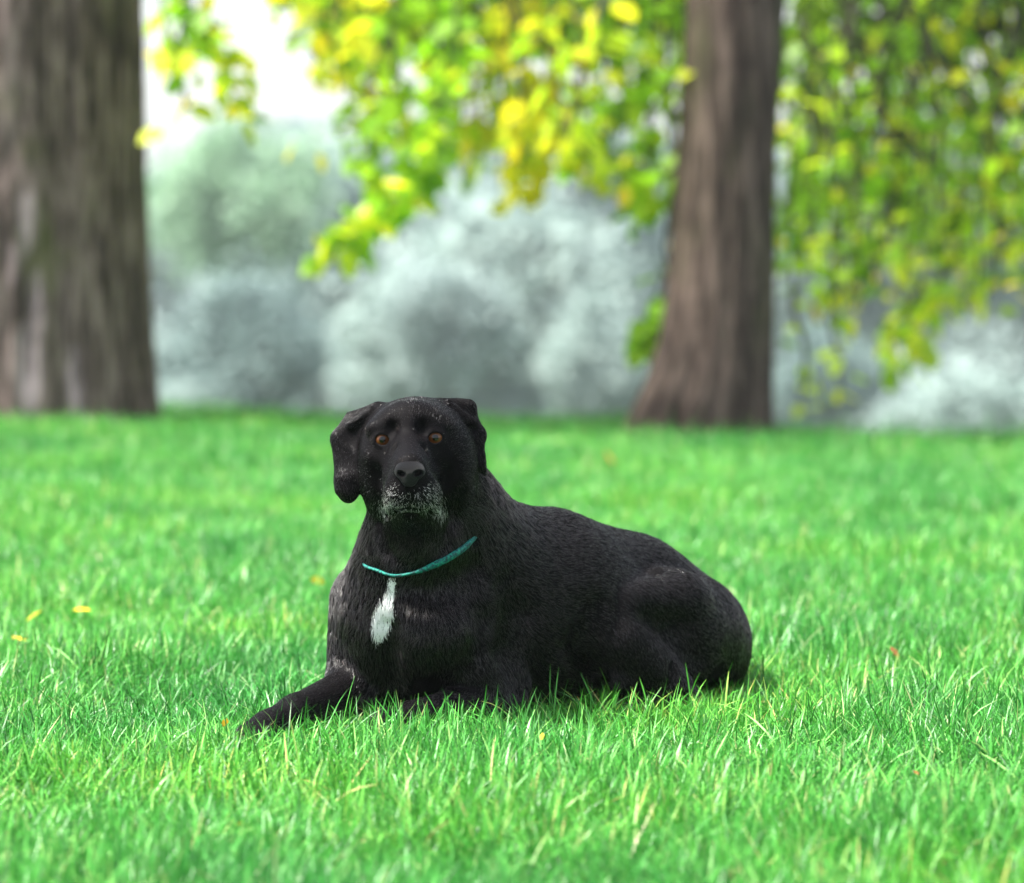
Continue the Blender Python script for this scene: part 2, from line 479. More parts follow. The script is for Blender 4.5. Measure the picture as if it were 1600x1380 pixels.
dog_prims = [
    # trunk
    cone((705, 935, -15), (850, 950, 110), 120, 146, k=40, flow=BACK, hair=15),
    cone((850, 950, 110), (990, 962, 235), 146, 114, k=60, flow=BACK, hair=13),
    cone((975, 958, 225), (1066, 996, 295), 116, 106, k=70, flow=(0.6, 0.3, -0.8), hair=14),
    ell((1082, 1020, 285), (90, 90, 92), k=60, flow=(0.3, 0.1, -1), hair=14),
    cone((880, 906, 130), (985, 920, 205), 94, 84, k=40, flow=BACK, hair=13),
    cone((800, 862, 60), (850, 868, 100), 68, 66, k=45, flow=BACK, hair=18),
    # neck and chest
    cone((660, 735, -105), (735, 880, 20), 74, 116, k=55, flow=(0.5, 0.5, -0.8), hair=20),
    cone((648, 790, -140), (640, 930, -65), 68, 106, k=40, flow=(0, 0, -1), hair=22),
    ell((632, 985, -55), (106, 112, 118), k=55, flow=(0, -0.1, -1), hair=24),
    ell((652, 990, -140), (44, 40, 66), k=34, flow=(0, -0.1, -1), hair=18),
    # dog's right foreleg (picture left)
    cone((572, 940, -30), (560, 1062, -70), 56, 52, k=24, hair=18),
    cone((562, 1080, -80), (462, 1119, -200), 43, 29, k=30, hair=10),
    cone((462, 1119, -200), (418, 1140, -240), 29, 25, k=18, hair=8),
    cone((418, 1142, -240), (388, 1158, -268), 27, 25, k=14, hair=7),
    cone((402, 1144, -262), (366, 1166, -296), 14, 13, k=8, hair=6),
    cone((396, 1152, -268), (362, 1172, -285), 13, 12, k=6, hair=6),
    cone((412, 1150, -272), (382, 1170, -308), 14, 13, k=6, hair=6),
    cone((424, 1154, -268), (400, 1174, -308), 13, 12, k=6, hair=6),
    # dog's left shoulder and foreleg
    cone((770, 880, 0), (716, 996, -84), 70, 64, k=40, flow=(0.4, 0.2, -0.9), hair=13),
    ell((700, 990, -120), (36, 40, 50), (0, 20, 0), k=30, flow=(0, 0, -1), hair=14),
    cone((770, 950, -50), (782, 1070, -50), 42, 46, k=30, flow=(0.1, 0, -1), hair=14),
    cone((706, 1010, -95), (782, 1088, -45), 56, 44, k=30, hair=14),
    cone((775, 1100, -60), (640, 1128, -185), 38, 28, k=25, hair=10),
    cone((640, 1130, -185), (598, 1138, -225), 27, 27, k=14, hair=8),
    cone((600, 1138, -225), (576, 1146, -250), 15, 13, k=8, hair=6),
    cone((612, 1142, -232), (590, 1152, -262), 15, 13, k=8, hair=6),
    cone((626, 1146, -232), (608, 1156, -266), 14, 12, k=8, hair=6),
    # near hind leg
    ell((1040, 990, 118), (98, 74, 106), (0, -14, 12), k=12, flow=(0.7, 0.2, -0.8), hair=11),
    cone((974, 952, 46), (1062, 946, 100), 42, 54, k=15, flow=(0.8, 0.3, -0.6), hair=11),
    cone((980, 998, 34), (1050, 1074, 48), 46, 36, k=26, flow=(0.6, 0, -1), hair=10),
    cone((968, 975, 46), (984, 1066, 46), 32, 32, k=24, flow=(0.3, 0, -1), hair=10),
    cone((1070, 1090, 62), (1016, 1114, 16), 24, 22, k=14, hair=9),
    cone((1016, 1114, 16), (984, 1122, -12), 23, 22, k=10, hair=7),
    ell((1108, 990, 185), (56, 56, 88), (0, -10, 18), k=60, flow=(0.5, 0.2, -0.9), hair=12),
    # far hind leg and tail, lying behind
    ell((1090, 1000, 400), (80, 66, 84), k=30, flow=(0, 0, -1), hair=14),
    cone((1130, 1060, 400), (1090, 1075, 480), 28, 22, k=20, hair=14),
    cone((1090, 1075, 480), (1000, 1074, 540), 22, 12, k=15, hair=14),
    # head
    ell((650, 694, -140), (85, 95, 73), k=40, flow=(0, 1, 0.5), hair=6),
    ell((642, 664, -195), (50, 36, 36), k=30, flow=(0, 0.6, 1), hair=5),
    ell((597, 738, -150), (36, 66, 62), k=30, flow=(-0.5, 1, -0.5), hair=7),
    ell((708, 738, -150), (36, 66, 58), k=30, flow=(0.5, 1, -0.5), hair=7),
    ell((592, 667, -196), (21, 20, 12), (0, -16, 0), k=22, flow=(-0.3, 0.5, 1), hair=4),
    ell((687, 663, -196), (21, 20, 12), (0, 16, 0), k=22, flow=(0.3, 0.5, 1), hair=4),
    ell((592, 712, -190), (24, 26, 20), k=30, flow=(-0.3, 1, -0.2), hair=4),
    ell((688, 709, -190), (24, 26, 20), k=30, flow=(0.3, 1, -0.2), hair=4),
    cone((640, 698, -210), (640, 732, -312), 31, 25, k=26, flow=(0, 1, 0.5), hair=4),
    cone((641, 742, -205), (641, 762, -295), 48, 34, k=24, flow=(0, 1, 0.0), hair=5),
    ell((622, 772, -299), (20, 26, 27), (0, -8, 0), k=20, flow=(-0.4, 0.7, -0.6), hair=7),
    ell((662, 771, -299), (20, 26, 27), (0, 8, 0), k=20, flow=(0.4, 0.7, -0.6), hair=7),
    ell((611, 783, -276), (12, 32, 24), (0, -6, 0), k=14, flow=(-0.4, 0.8, -0.6), hair=8),
    ell((678, 781, -276), (12, 32, 24), (0, 6, 0), k=14, flow=(0.4, 0.8, -0.6), hair=8),
    cone((642, 800, -272), (646, 800, -170), 17, 46, k=7, flow=(0, 0.6, -1), hair=8),
]
# ears: thin folded flaps
ears = [
    tri((590, 640, -122), (548, 652, -112), (530, 682, -122), 9, k=26, flow=(-0.6, 0, -0.8), hair=6),
    tri((590, 642, -122), (530, 682, -122), (562, 722, -138), 9, k=20, flow=(-0.3, 0, -1), hair=6),
    tri((529, 690, -124), (560, 715, -140), (546, 765, -150), 9, k=16, flow=(0.1, 0, -1), hair=6),
    tri((529, 690, -124), (546, 765, -150), (533, 764, -148), 9, k=16, flow=(0.1, 0, -1), hair=6),
    cone((540, 752, -147), (543, 774, -151), 14, 11, k=22, flow=(0.1, 0, -1), hair=6),
    cone((582, 642, -138), (548, 664, -134), 7, 6, k=10, flow=(-0.6, 0, -0.8), hair=5),
    tri((690, 638, -122), (712, 634, -110), (730, 637, -114), 11, k=26, flow=(0.5, 0, -1), hair=6),
    tri((695, 640, -122), (731, 638, -114), (746, 680, -128), 10, k=20, flow=(0.5, 0, -1), hair=6),
    tri((700, 645, -122), (747, 680, -128), (730, 702, -138), 9, k=18, flow=(0.3, 0, -1), hair=6),
    tri((728, 692, -134), (747, 676, -128), (750, 726, -140), 8, k=14, flow=(0.2, 0, -1), hair=6),
    cone((748, 715, -138), (756, 737, -136), 8, 4.5, k=10, flow=(0.3, 0, -1), hair=5),
    cone((700, 634, -142), (740, 660, -142), 8, 6, k=10, flow=(0.5, 0, -0.8), hair=5),
]

def surf(px, py, prims):
    """depth (mm beyond 6 m) where the line of sight first meets the dog"""
    ds = np.linspace(5.55, 6.5, 500)
    P = np.stack([at(px, py, d) for d in ds])
    f = field_points(prims, P)
    i = int(np.argmax(f < 0))
    return (ds[i] - 6.0) * 1000 - 0.5

_base = dog_prims + ears
def groove(pts, r, sink, k, prims=_base):
    """a crease pressed along the surface"""
    q = [(x, y, surf(x, y, prims) + sink) for x, y in pts]
    return [cone(a, b, r, r, k=k, cut=True) for a, b in zip(q[:-1], q[1:])]
def dent(x, y, r, sink, k, rot=(0, 0, 0), prims=_base):
    return ell((x, y, surf(x, y, prims) + sink), r, rot, k=k, cut=True)

cuts = []
cuts += groove([(604, 985), (600, 1030), (606, 1075)], 13, -4, 44)                 # arm / chest
cuts += groove([(796, 915), (812, 965), (802, 1020), (818, 1075)], 20, -5, 50)      # behind the shoulder
cuts += groove([(738, 930), (760, 975), (752, 1020), (730, 1055)], 14, -4, 44)
cuts += groove([(640, 925), (690, 925), (740, 895)], 15, -5, 46)
cuts += groove([(700, 850), (668, 890), (640, 905)], 5, -3, 26)                    # throat fold
cuts += groove([(590, 820), (606, 862), (630, 885)], 4, -3, 20)
cuts += groove([(720, 770), (712, 810), (690, 850)], 5, -3, 26)
cuts += groove([(1020, 968), (1060, 985), (1092, 1035)], 12, -5, 46)                # above the stifle
cuts += groove([(932, 1060), (926, 1000), (938, 946)], 9, -2, 26)
cuts += groove([(1050, 1040), (1046, 1080)], 3, -1, 16)
cuts += groove([(925, 960), (915, 1010), (930, 1060)], 19, -4, 50)
HB = [p for p in dog_prims if p not in ears]
cuts += [dent(611, 671, (10, 12, 13), -4, 16, (0, 12, 0)), dent(661, 669, (10, 12, 13), -4, 16, (0, -12, 0))]
cuts += [dent(614, 700, (7, 10, 12), -4, 12, (0, 14, 0)), dent(664, 698, (7, 10, 12), -4, 12, (0, -14, 0))]
cuts += [dent(588, 752, (8, 10, 18), -4, 22), dent(700, 750, (8, 10, 18), -4, 22)]
cuts += groove([(640, 758), (641, 775), (641, 795)], 1.6, 0, 6)
cuts += groove([(604, 803), (620, 797), (641, 793), (662, 796), (684, 801)], 2.2, 0, 5)
EYES = [(597, 687), (680, 684)]
EYED = [surf(x, y, _base) for x, y in EYES]
for (x, y), dd, sg in zip(EYES, EYED, (1, -1)):
    dog_prims.append(ell((x, y, dd + 11), (15, 15, 13.5), k=12, flow=(0, 0.6, 0.4), hair=3))
    cuts.append(ell((x, y + 0.5, dd - 1), (10.8, 13, 7.9), (0, sg * 6, 0), k=2.5, cut=True))
    cuts.append(cone((x + sg * 8, y + 2, dd - 1), (x + sg * 12.5, y + 4.5, dd + 1), 3.4, 1.6, k=2, cut=True))
dog_prims = dog_prims + ears + cuts

def build_dog():
    dog = empty('dog', tuple(D(850, 1120, 60)))
    tag(dog, 'large black dog with greying muzzle and white chest patch lying on the grass', 'dog')
    xs = axis(-0.47, 0.46, -0.29, -0.03, 0.0055, 0.0026)
    ys = axis(5.62, 6.62, 5.64, 5.90, 0.0055, 0.0026)
    zs = axis(-0.06, 0.56, 0.30, 0.53, 0.0055, 0.0026)
    V, Q = surface_net(dog_prims, xs, ys, zs)
    print('dog verts', len(V))
    # folds of skin and muscle
    skin = MatB('short_black_coat')
    n = skin.noise(260, 4, vec=skin.objco((1, 1, 3)))
    skin.principled((0.003, 0.0025, 0.003), 0.6, 0.04, bump=n, bump_d=0.002, bump_s=0.5)
    body = link_mesh('body', V, Q, skin.m, dog)
    return dog, body, V, Q

dog, body, DV, DQ = build_dog()

# eyes
iris = MatB('brown_iris')
a_ = iris.attr('ring')
ic = iris.ramp(a_, [(0.0, (0.002, 0.0015, 0.001)), (0.22, (0.002, 0.0015, 0.001)), (0.28, (0.07, 0.024, 0.007)),
                    (0.58, (0.15, 0.052, 0.014)), (0.72, (0.04, 0.014, 0.004)), (0.80, (0.004, 0.003, 0.003)), (1.0, (0.02, 0.015, 0.012))])
pe = iris.principled(ic, 0.12, 0.2)
pe.inputs['Coat Weight'].default_value = 0.45; pe.inputs['Coat IOR'].default_value = 1.45; pe.inputs['Coat Roughness'].default_value = 0.03
def eyeball(c, r, parent):
    c = D(*c)
    nu, nv = 24, 16
    V = []; A = []
    to = np.array([0, 0, CAMH]) - c; to /= np.linalg.norm(to)
    zq = Vector(to).to_track_quat('Z', 'Y').to_matrix()
    for j in range(nv + 1):
        th = math.pi * j / nv
        for i in range(nu):
            ph = 2 * math.pi * i / nu
            v = Vector((math.sin(th) * math.cos(ph), math.sin(th) * math.sin(ph), math.cos(th)))
            V.append(zq @ v * r + Vector(c)); A.append(min(1, th / (math.pi / 2)))
    F = []
    for j in range(nv):
        for i in range(nu):
            F.append((j * nu + i, (j + 1) * nu + i, (j + 1) * nu + (i + 1) % nu, j * nu + (i + 1) % nu))
    return link_mesh('eye', np.array([tuple(v) for v in V]), np.array(F), iris.m, parent, attrs={'ring': A})
for (x, y), dd in zip(EYES, EYED):
    eyeball((x, y, dd + 11), 0.0129, dog)

# nose pad
nose_prims = [
    ell((640, 737, -330), (23, 14, 14), (-10, 0, 0), k=8),
    ell((640, 728, -322), (19, 14, 10), k=10),
    ell((639, 750, -330), (12, 10, 11), k=10),
    ell((626, 741, -343), (7.5, 12, 5.2), (0, 18, 0), k=2, cut=True),
    ell((653, 740, -343), (7.5, 12, 5.2), (0, -18, 0), k=2, cut=True),
    ell((617, 745, -340), (5, 8, 2), (0, 35, 0), k=2, cut=True),
    ell((662, 744, -340), (5, 8, 2), (0, -35, 0), k=2, cut=True),
    cone((640, 742, -345), (640, 764, -342), 1.2, 1.4, k=2, cut=True),
]
c0 = D(640, 740, -330)
NV, NQ = surface_net(nose_prims, *[np.arange(c0[i] - 0.04, c0[i] + 0.04, 0.0012) for i in range(3)])
nm = MatB('damp_black_nose')
nb = nm.node('ShaderNodeTexVoronoi', Scale=620.0)
nm.principled((0.005, 0.0045, 0.0055), 0.40, 0.22, bump=nb.outputs[0], bump_d=0.0012, bump_s=0.9)
link_mesh('nose', NV, NQ, nm.m, dog)

# collar: a narrow woven band pressed into the neck fur
def snap(prims, p, off):
    p = p.copy()
    for _ in range(12):
        f = field_points(prims, p) - off; g = gradient(prims, p)
        p -= 0.8 * f[:, None] * g / np.maximum((g * g).sum(1), 0.3)[:, None]
    return p
def collar():
    # plane loop around the neck
    pts = [(566, 884, -150), (577, 892, -175), (600, 900, -185), (622, 903, -190), (650, 897, -190), (675, 884, -180), (700, 868, -160), (725, 850, -130),
           (750, 826, -95), (768, 800, -40), (765, 780, 20), (720, 760, 60), (650, 760, 60), (590, 790, 20), (556, 830, -50), (552, 864, -110)]
    P = np.array([D(*p) for p in pts])
    n = 160; m = len(P); R = []
    for i in range(n):
        t = i / n * m; k = int(t); u = t - k
        p0, p1, p2, p3 = P[(k - 1) % m], P[k % m], P[(k + 1) % m], P[(k + 2) % m]
        R.append(0.5 * ((2 * p1) + (-p0 + p2) * u + (2 * p0 - 5 * p1 + 4 * p2 - p3) * u * u + (-p0 + 3 * p1 - 3 * p2 + p3) * u ** 3))
    R = np.array(R)
    base = [p for p in dog_prims if p not in ears and not p.cut]
    R = snap(base, R, 0.0)
    g = gradient(base, R); g /= np.linalg.norm(g, axis=1)[:, None]
    T = np.roll(R, -1, 0) - np.roll(R, 1, 0); T /= np.linalg.norm(T, axis=1)[:, None]
    B = np.cross(T, g); B /= np.linalg.norm(B, axis=1)[:, None]
    V = []
    rx = 800 + R[:, 0] / R[:, 1] * FPX
    fr = R[:, 1] < 5.95
    wide = np.clip((rx - 640) / 40, 0, 1) * np.clip((765 - rx) / 50, 0, 1)
    HW = np.where(fr, 0.0019 + 0.0032 * wide, 0.006)
    SK = np.where(fr, 0.001 - 0.010 * np.clip((574 - rx) / 14, 0, 1) - 0.012 * np.clip((rx - 728) / 30, 0, 1) - 0.0035 * np.exp(-((rx - 635) / 13) ** 2), -0.012)
    for (u, v) in ((-1, 0.2), (-1, 1), (-0.5, 1.25), (0, 1.3), (0.5, 1.25), (1, 1), (1, 0.2)):
        V.append(R + B * (u * HW)[:, None] + g * ((v * 0.0045 + SK)[:, None]))
    V = np.stack(V, 1); k = V.shape[1]
    F = [(i * k + j, i * k + j + 1, ((i + 1) % n) * k + j + 1, ((i + 1) % n) * k + j) for i in range(n) for j in range(k - 1)]
    cm = MatB('teal_woven_collar')
    nn = cm.noise(190, 3, 0.8, cm.objco())
    col = cm.ramp(nn, [(0.40, (0.0, 0.015, 0.022)), (0.50, (0.0, 0.09, 0.085)), (0.60, (0.005, 0.24, 0.17))])
    cm.principled(col, 0.6, 0.3, bump=nn, bump_d=0.001)
    return link_mesh('collar', V.reshape(-1, 3), np.array(F), cm.m, dog), R
collar_obj, COLLAR = collar()
# ------------------------------------------------------------------ fur (hair curves rooted on the body)
def wob(P, f, seed):
    """cheap smooth noise: a few sine waves with random directions"""
    r = np.random.default_rng(seed); out = np.zeros(len(P))
    for i in range(6):
        k = r.normal(size=3); k *= f * (0.6 + 0.9 * r.random()) / np.linalg.norm(k)
        out += np.sin(P @ k * 2 * np.pi + r.random() * 6.28)
    return out / 2.4

def to_px(P):
    return 800 + P[:, 0] / P[:, 1] * FPX, HZ + (CAMH - P[:, 2]) / P[:, 1] * FPX

def poly_mask(px, py, poly, jitter=0, rng=None):
    """inside test, with ragged rim"""
    if jitter:
        px = px + rng.normal(0, jitter, len(px)); py = py + rng.normal(0, jitter, len(py))
    ins = np.zeros(len(px), bool); n = len(poly)
    for i in range(n):
        x1, y1 = poly[i]; x2, y2 = poly[(i + 1) % n]
        c = ((y1 > py) != (y2 > py)) & (px < (x2 - x1) * (py - y1) / ((y2 - y1) or 1e-9) + x1)
        ins ^= c
    return ins

def grow(name, P, N, Dr, L, rad, mat, parent, seed, steps=5, droop=0.15):
    n = len(P)
    rng = np.random.default_rng(seed)
    T = Dr - (Dr * N).sum(1)[:, None] * N
    T /= np.maximum(np.linalg.norm(T, axis=1), 1e-6)[:, None]
    S = np.cross(N, T)
    soft = np.clip(L / 0.014, 0.25, 1.3)
    ang = (0.22 * wob(P, 7, seed) + 0.16 * wob(P, 24, seed + 1) + 0.22 * wob(P, 70, seed + 2)) * soft + rng.normal(0, 0.13, n)
    T = T * np.cos(ang)[:, None] + S * np.sin(ang)[:, None]
    lift = np.clip(0.17 + 0.30 * np.clip((L - 0.012) / 0.008, 0, 1) + 0.07 * wob(P, 50, seed + 3) * soft + rng.normal(0, 0.07, n), 0.12, 0.8)
    pts = np.zeros((n, steps, 3)); pts[:, 0] = P - N * 0.0002
    cur = P - N * 0.0002
    for i in range(1, steps):
        u = i / (steps - 1)
        d = T + N * (lift * (1 - 0.9 * u))[:, None]
        d[:, 2] -= droop * u
        d /= np.linalg.norm(d, axis=1)[:, None]
        cur = cur + d * (L / (steps - 1))[:, None]
        pts[:, i] = cur
    hc = bpy.data.hair_curves.new(name)
    hc.add_curves([steps] * n)
    hc.position_data.foreach_set('vector', pts.astype(np.float32).ravel())
    ra = hc.attributes.get('radius') or hc.attributes.new('radius', 'FLOAT', 'POINT')
    prof = np.linspace(1, 0.18, steps)[None, :] * rad[:, None] if hasattr(rad, '__len__') else np.tile(np.linspace(1, 0.18, steps) * rad, (n, 1))
    ra.data.foreach_set('value', prof.astype(np.float32).ravel())
    hc.materials.append(mat)
    o = bpy.data.objects.new(name, hc); C.objects.link(o)
    o.parent = parent; o.matrix_parent_inverse = Matrix.Translation(-Vector(parent.location))
    return tag(o, kind='stuff')

def hair_mat(name, col, rough=0.32, radial=0.45, coat=0.0, ior=1.55):
    m = MatB(name)
    h = m.node('ShaderNodeBsdfHairPrincipled')
    h.model = 'CHIANG'; h.parametrization = 'COLOR'
    h.inputs['Color'].default_value = (*col, 1)
    h.inputs['Roughness'].default_value = rough
    h.inputs['Radial Roughness'].default_value = radial
    h.inputs['IOR'].default_value = ior
    h.inputs['Coat'].default_value = coat
    h.inputs['Random Roughness'].default_value = 0.3
    m.link(h.outputs[0], m.out.inputs[0]); return m.m

def dull_mat(name):
    m = MatB(name); m.principled((0.0035, 0.003, 0.0032), 0.40, 0.03); return m.m

def pale_mat(name, col):
    m = MatB(name); m.principled(col, 0.6, 0.3); return m.m

def fur():
    rng = np.random.default_rng(5)
    a, b, c, d = [DV[DQ[:, i]] for i in range(4)]
    fn = np.cross(c - a, d - b); area = np.linalg.norm(fn, axis=1) * 0.5; fn /= np.maximum(area * 2, 1e-12)[:, None]
    cen = (a + b + c + d) / 4
    view = np.array([0, 0, CAMH]) - cen; view /= np.linalg.norm(view, axis=1)[:, None]
    fx, fy = to_px(cen)
    dens = np.where((fn * view).sum(1) > -0.45, 1.0, 0.0)
    head = (fx > 515) & (fx < 765) & (fy < 815) & (cen[:, 1] < 5.95)
    dens *= np.where(head, 2.3, 1.0)
    dens *= np.where(cen[:, 2] < 0.0, 0.2, 1.0)
    w = area * dens; w /= w.sum()
    n = 430000
    fi = rng.choice(len(w), n, p=w)
    u = rng.random(n)[:, None]; v = rng.random(n)[:, None]
    P = (a[fi] * (1 - u) + b[fi] * u) * (1 - v) + (d[fi] * (1 - u) + c[fi] * u) * v
    g = gradient(dog_prims, P, 0.002); N = g / np.maximum(np.linalg.norm(g, axis=1), 1e-6)[:, None]
    base = [p for p in dog_prims if not p.cut]
    W = np.zeros(n); FL = np.zeros((n, 3)); HL = np.zeros(n)
    for p in base:
        lo, hi = p.bounds()
        near = np.all((P > lo - 0.05) & (P < hi + 0.05), axis=1)
        if not near.any(): continue
        Q = P[near]; dd = p.d(Q[:, 0], Q[:, 1], Q[:, 2])
        wt = np.exp(-np.maximum(dd, 0) / 0.012)
        f = np.asarray(p.flow, float); f = f / np.linalg.norm(f)
        W[near] += wt; FL[near] += wt[:, None] * f; HL[near] += wt * (p.hair or 10)
    fx2, _ = to_px(P)
    FL /= np.maximum(W, 1e-6)[:, None]; L = HL / np.maximum(W, 1e-6) * mm
    chest = (fx2 < 640) & (P[:, 2] > 0.05)
    _, py = to_px(P)
    L *= rng.uniform(0.65, 1.25, n) * np.where(chest, 0.58, 0.55 + 0.30 * np.clip((160 - np.hypot(fx2 - 650, py - 705)) / 60, 0, 1))
    px, py = to_px(P)
    keep = np.ones(n, bool)
    # bare round the eyes and nose
    for (x, y) in EYES:
        keep &= ((px - x) ** 2 / 13.5 ** 2 + (py - y) ** 2 / 11.5 ** 2) > 1
        L = np.where(((px - x) ** 2 + (py - y) ** 2) < 22 ** 2, np.minimum(L, 0.0025), L)
    keep &= ((px - 640) ** 2 / 25 ** 2 + (py - 740) ** 2 / 18 ** 2) > 1
    # fur parts at the collar where the band shows
    cp = COLLAR; cx, cy = to_px(cp)
    front = (cp[:, 1] < 5.93)
    cd = np.full(n, 1e3)
    nearc = (px > 560) & (px < 765) & (py > 810) & (py < 920)
    idx = np.nonzero(nearc)[0]
    cpf = cp[front]
    for s0 in range(0, len(idx), 20000):
        ii = idx[s0:s0 + 20000]
        cd[ii] = np.sqrt(((P[ii][:, None, :] - cpf[None]) ** 2).sum(2)).min(1)
    shown = (px > 575) & (px < 744) & ~((px > 622) & (px < 648))
    wide = np.clip((px - 640) / 40, 0, 1) * np.clip((765 - px) / 50, 0, 1)
    L = np.where((cd < 0.012) & shown, np.minimum(L, 0.006), L)
    keep &= ~((cd < 0.0028 + 0.0028 * wide) & shown)
    # white blaze on the chest, grey muzzle
    white = poly_mask(px, py, [(607, 905), (617, 903), (616, 925), (614, 950), (609, 978), (598, 996), (586, 1006), (580, 985), (580, 965), (586, 948), (598, 934), (606, 918)], 1.6, rng)
    pm = np.zeros(n)
    pm += 0.45 * np.exp(-((px - 610) / 13) ** 2 - ((py - 782) / 16) ** 2)
    pm += 0.26 * np.exp(-((px - 674) / 13) ** 2 - ((py - 778) / 18) ** 2)
    pm += 0.32 * np.exp(-((px - 641) / 34) ** 2 - ((py - 794) / 6) ** 2)
    pm += 0.55 * np.exp(-((px - 601) / 7) ** 2 - ((py - 796) / 10) ** 2) + 0.4 * np.exp(-((px - 685) / 8) ** 2 - ((py - 796) / 10) ** 2)
    pm += 0.10 * np.exp(-((px - 641) / 30) ** 2 - ((py - 775) / 18) ** 2)
    pm += 0.05 * np.exp(-((px - 650) / 45) ** 2 - ((py - 622) / 7) ** 2)
    pm += 0.03 * np.exp(-((px - 575) / 14) ** 2 - ((py - 750) / 30) ** 2)
    pm *= 0.7 * (P[:, 1] < 5.96)
    grey = (rng.random(n) < pm) & ~white
    black = keep & ~white & ~grey
    rr = np.hypot(px - 650, (py - 705)) + np.where(P[:, 1] > 5.95, 80, 0)
    headw = np.clip((160 - rr) / 60, 0, 1)
    RD = 0.00034 - 0.00007 * headw
    guard = black & (rng.random(n) < 0.36 - 0.26 * headw)
    al = np.abs((FL * N).sum(1)) / np.maximum(np.linalg.norm(FL, axis=1), 1e-6)
    guard &= al < 0.72
    under = black & ~guard
    grow('fur', P[under], N[under], FL[under], L[under], RD[under], dull_mat('black_hair'), dog, 11)
    grow('guard_hair', P[guard], N[guard], FL[guard], L[guard] * 1.15, RD[guard] * 1.1, hair_mat('glossy_black_hair', (0.010, 0.007, 0.006), 0.15, 0.24, ior=1.48), dog, 11)
    s = keep & white
    grow('white_chest_patch', P[s], N[s], FL[s], L[s] * 0.8, 0.00075, pale_mat('white_hair', (0.80, 0.79, 0.80)), dog, 11)
    s = keep & grey
    grow('grey_muzzle_hair', P[s], N[s], FL[s], L[s] * 1.1, 0.00025, pale_mat('grey_hair', (0.62, 0.60, 0.60)), dog, 11)
    print('hairs', black.sum(), (keep & white).sum(), s.sum())
fur()
# ------------------------------------------------------------------ trees
def bark_material(name, dark, mid, light, moss, patch=None, patch_z=None):
    m = MatB(name)
    co = m.objco((1, 1, 0.13)); n1 = m.noise(24, 6, 0.70, co)
    co2 = m.objco((1, 1, 0.35)); n2 = m.noise(5.5, 4, 0.6, co2)
    n3 = m.noise(2.6, 3, 0.6, m.objco((1, 1, 0.5)))
    ridge = m.attr('ridge')
    c1 = m.ramp(n1, [(0.40, dark), (0.50, mid), (0.60, light)])
    c2 = m.mix(m.ramp(ridge, [(0.2, (0.55, 0.55, 0.55)), (0.7, (0, 0, 0))]), c1, dark)
    c3 = m.mix(m.ramp(n3, [(0.53, (0, 0, 0)), (0.66, (0.75, 0.75, 0.75))]), c2, moss)
    if patch:
        pa = m.attr('bare')
        pn = m.node('ShaderNodeMath', operation='MULTIPLY'); m.link(pa, pn.inputs[0]); m.link(m.ramp(n1, [(0.36, (0.15, 0.15, 0.15)), (0.56, (1, 1, 1))]), pn.inputs[1])
        c3 = m.mix(pn.outputs[0], c3, m.ramp(n2, [(0.3, tuple(v * 0.6 for v in patch)), (0.6, patch)]))
    m.principled(c3, 0.85, 0.25, bump=n1, bump_d=0.012, bump_s=0.7)
    return m.m

def trunk_mesh(rings, na, seed, ridge_amp=0.016, ridge_n=17, lobes=None, nz=170, bare=None):
    """rings: list of (x, y, z, rx, ry); interpolated upward, with fissured bark as real relief"""
    R = np.array(rings, float); z = np.linspace(R[0, 2], R[-1, 2], nz)
    c = [np.interp(z, R[:, 2], R[:, i]) for i in (0, 1, 3, 4)]
    # smooth the profile
    ker = np.ones(7) / 7
    c = [np.convolve(np.pad(v, 3, mode='edge'), ker, mode='valid') for v in c]
    th = np.linspace(0, 2 * np.pi, na, endpoint=False)
    V = []; RD = []; BR = []
    for j in range(nz):
        for i in range(na):
            t = th[i]; zz = z[j]
            wv = mnoise.noise(Vector((math.cos(t) * 1.2, math.sin(t) * 1.2, zz * 0.7 + seed))) * 1.1
            f = mnoise.noise(Vector((math.cos(t) * ridge_n / 3 + seed, math.sin(t) * ridge_n / 3, zz * 1.5 + wv)))
            f2 = mnoise.noise(Vector((math.cos(t) * ridge_n * 0.9, math.sin(t) * ridge_n * 0.9 + seed, zz * 4.0 + wv)))
            rr = 1 - abs(f) * 2.2; rr2 = 1 - abs(f2) * 2.0
            h = -max(0, rr - 0.35) * 0.9 - max(0, rr2 - 0.4) * 0.45
            s = 1.0
            if lobes:
                for (tc, wd, am, z0, z1) in lobes:
                    dt = (t - tc + np.pi) % (2 * np.pi) - np.pi
                    k = np.clip((z1 - zz) / (z1 - z0), 0, 1) if z1 > z0 else 1
                    s += am * math.exp(-(dt / wd) ** 2) * k
            rx = c[2][j] * s + h * ridge_amp; ry = c[3][j] * s + h * ridge_amp
            V.append((c[0][j] + rx * math.cos(t), c[1][j] + ry * math.sin(t), zz))
            RD.append(np.clip(0.8 + h * 0.6, 0, 1))
            b = 0
            if bare:
                for (bt, bz, bw, bh) in bare:
                    dt = (t - bt + np.pi) % (2 * np.pi) - np.pi
                    e = (dt / bw) ** 2 + ((zz - bz) / bh) ** 2
                    e += 1.1 * mnoise.noise(Vector((t * 9, zz * 5, seed)))
                    b = max(b, float(np.clip((1.25 - e) * 1.6, 0, 1)))
            BR.append(b)
    F = [(j * na + i, j * na + (i + 1) % na, (j + 1) * na + (i + 1) % na, (j + 1) * na + i) for j in range(nz - 1) for i in range(na)]
    return np.array(V), np.array(F), {'ridge': RD, 'bare': BR}

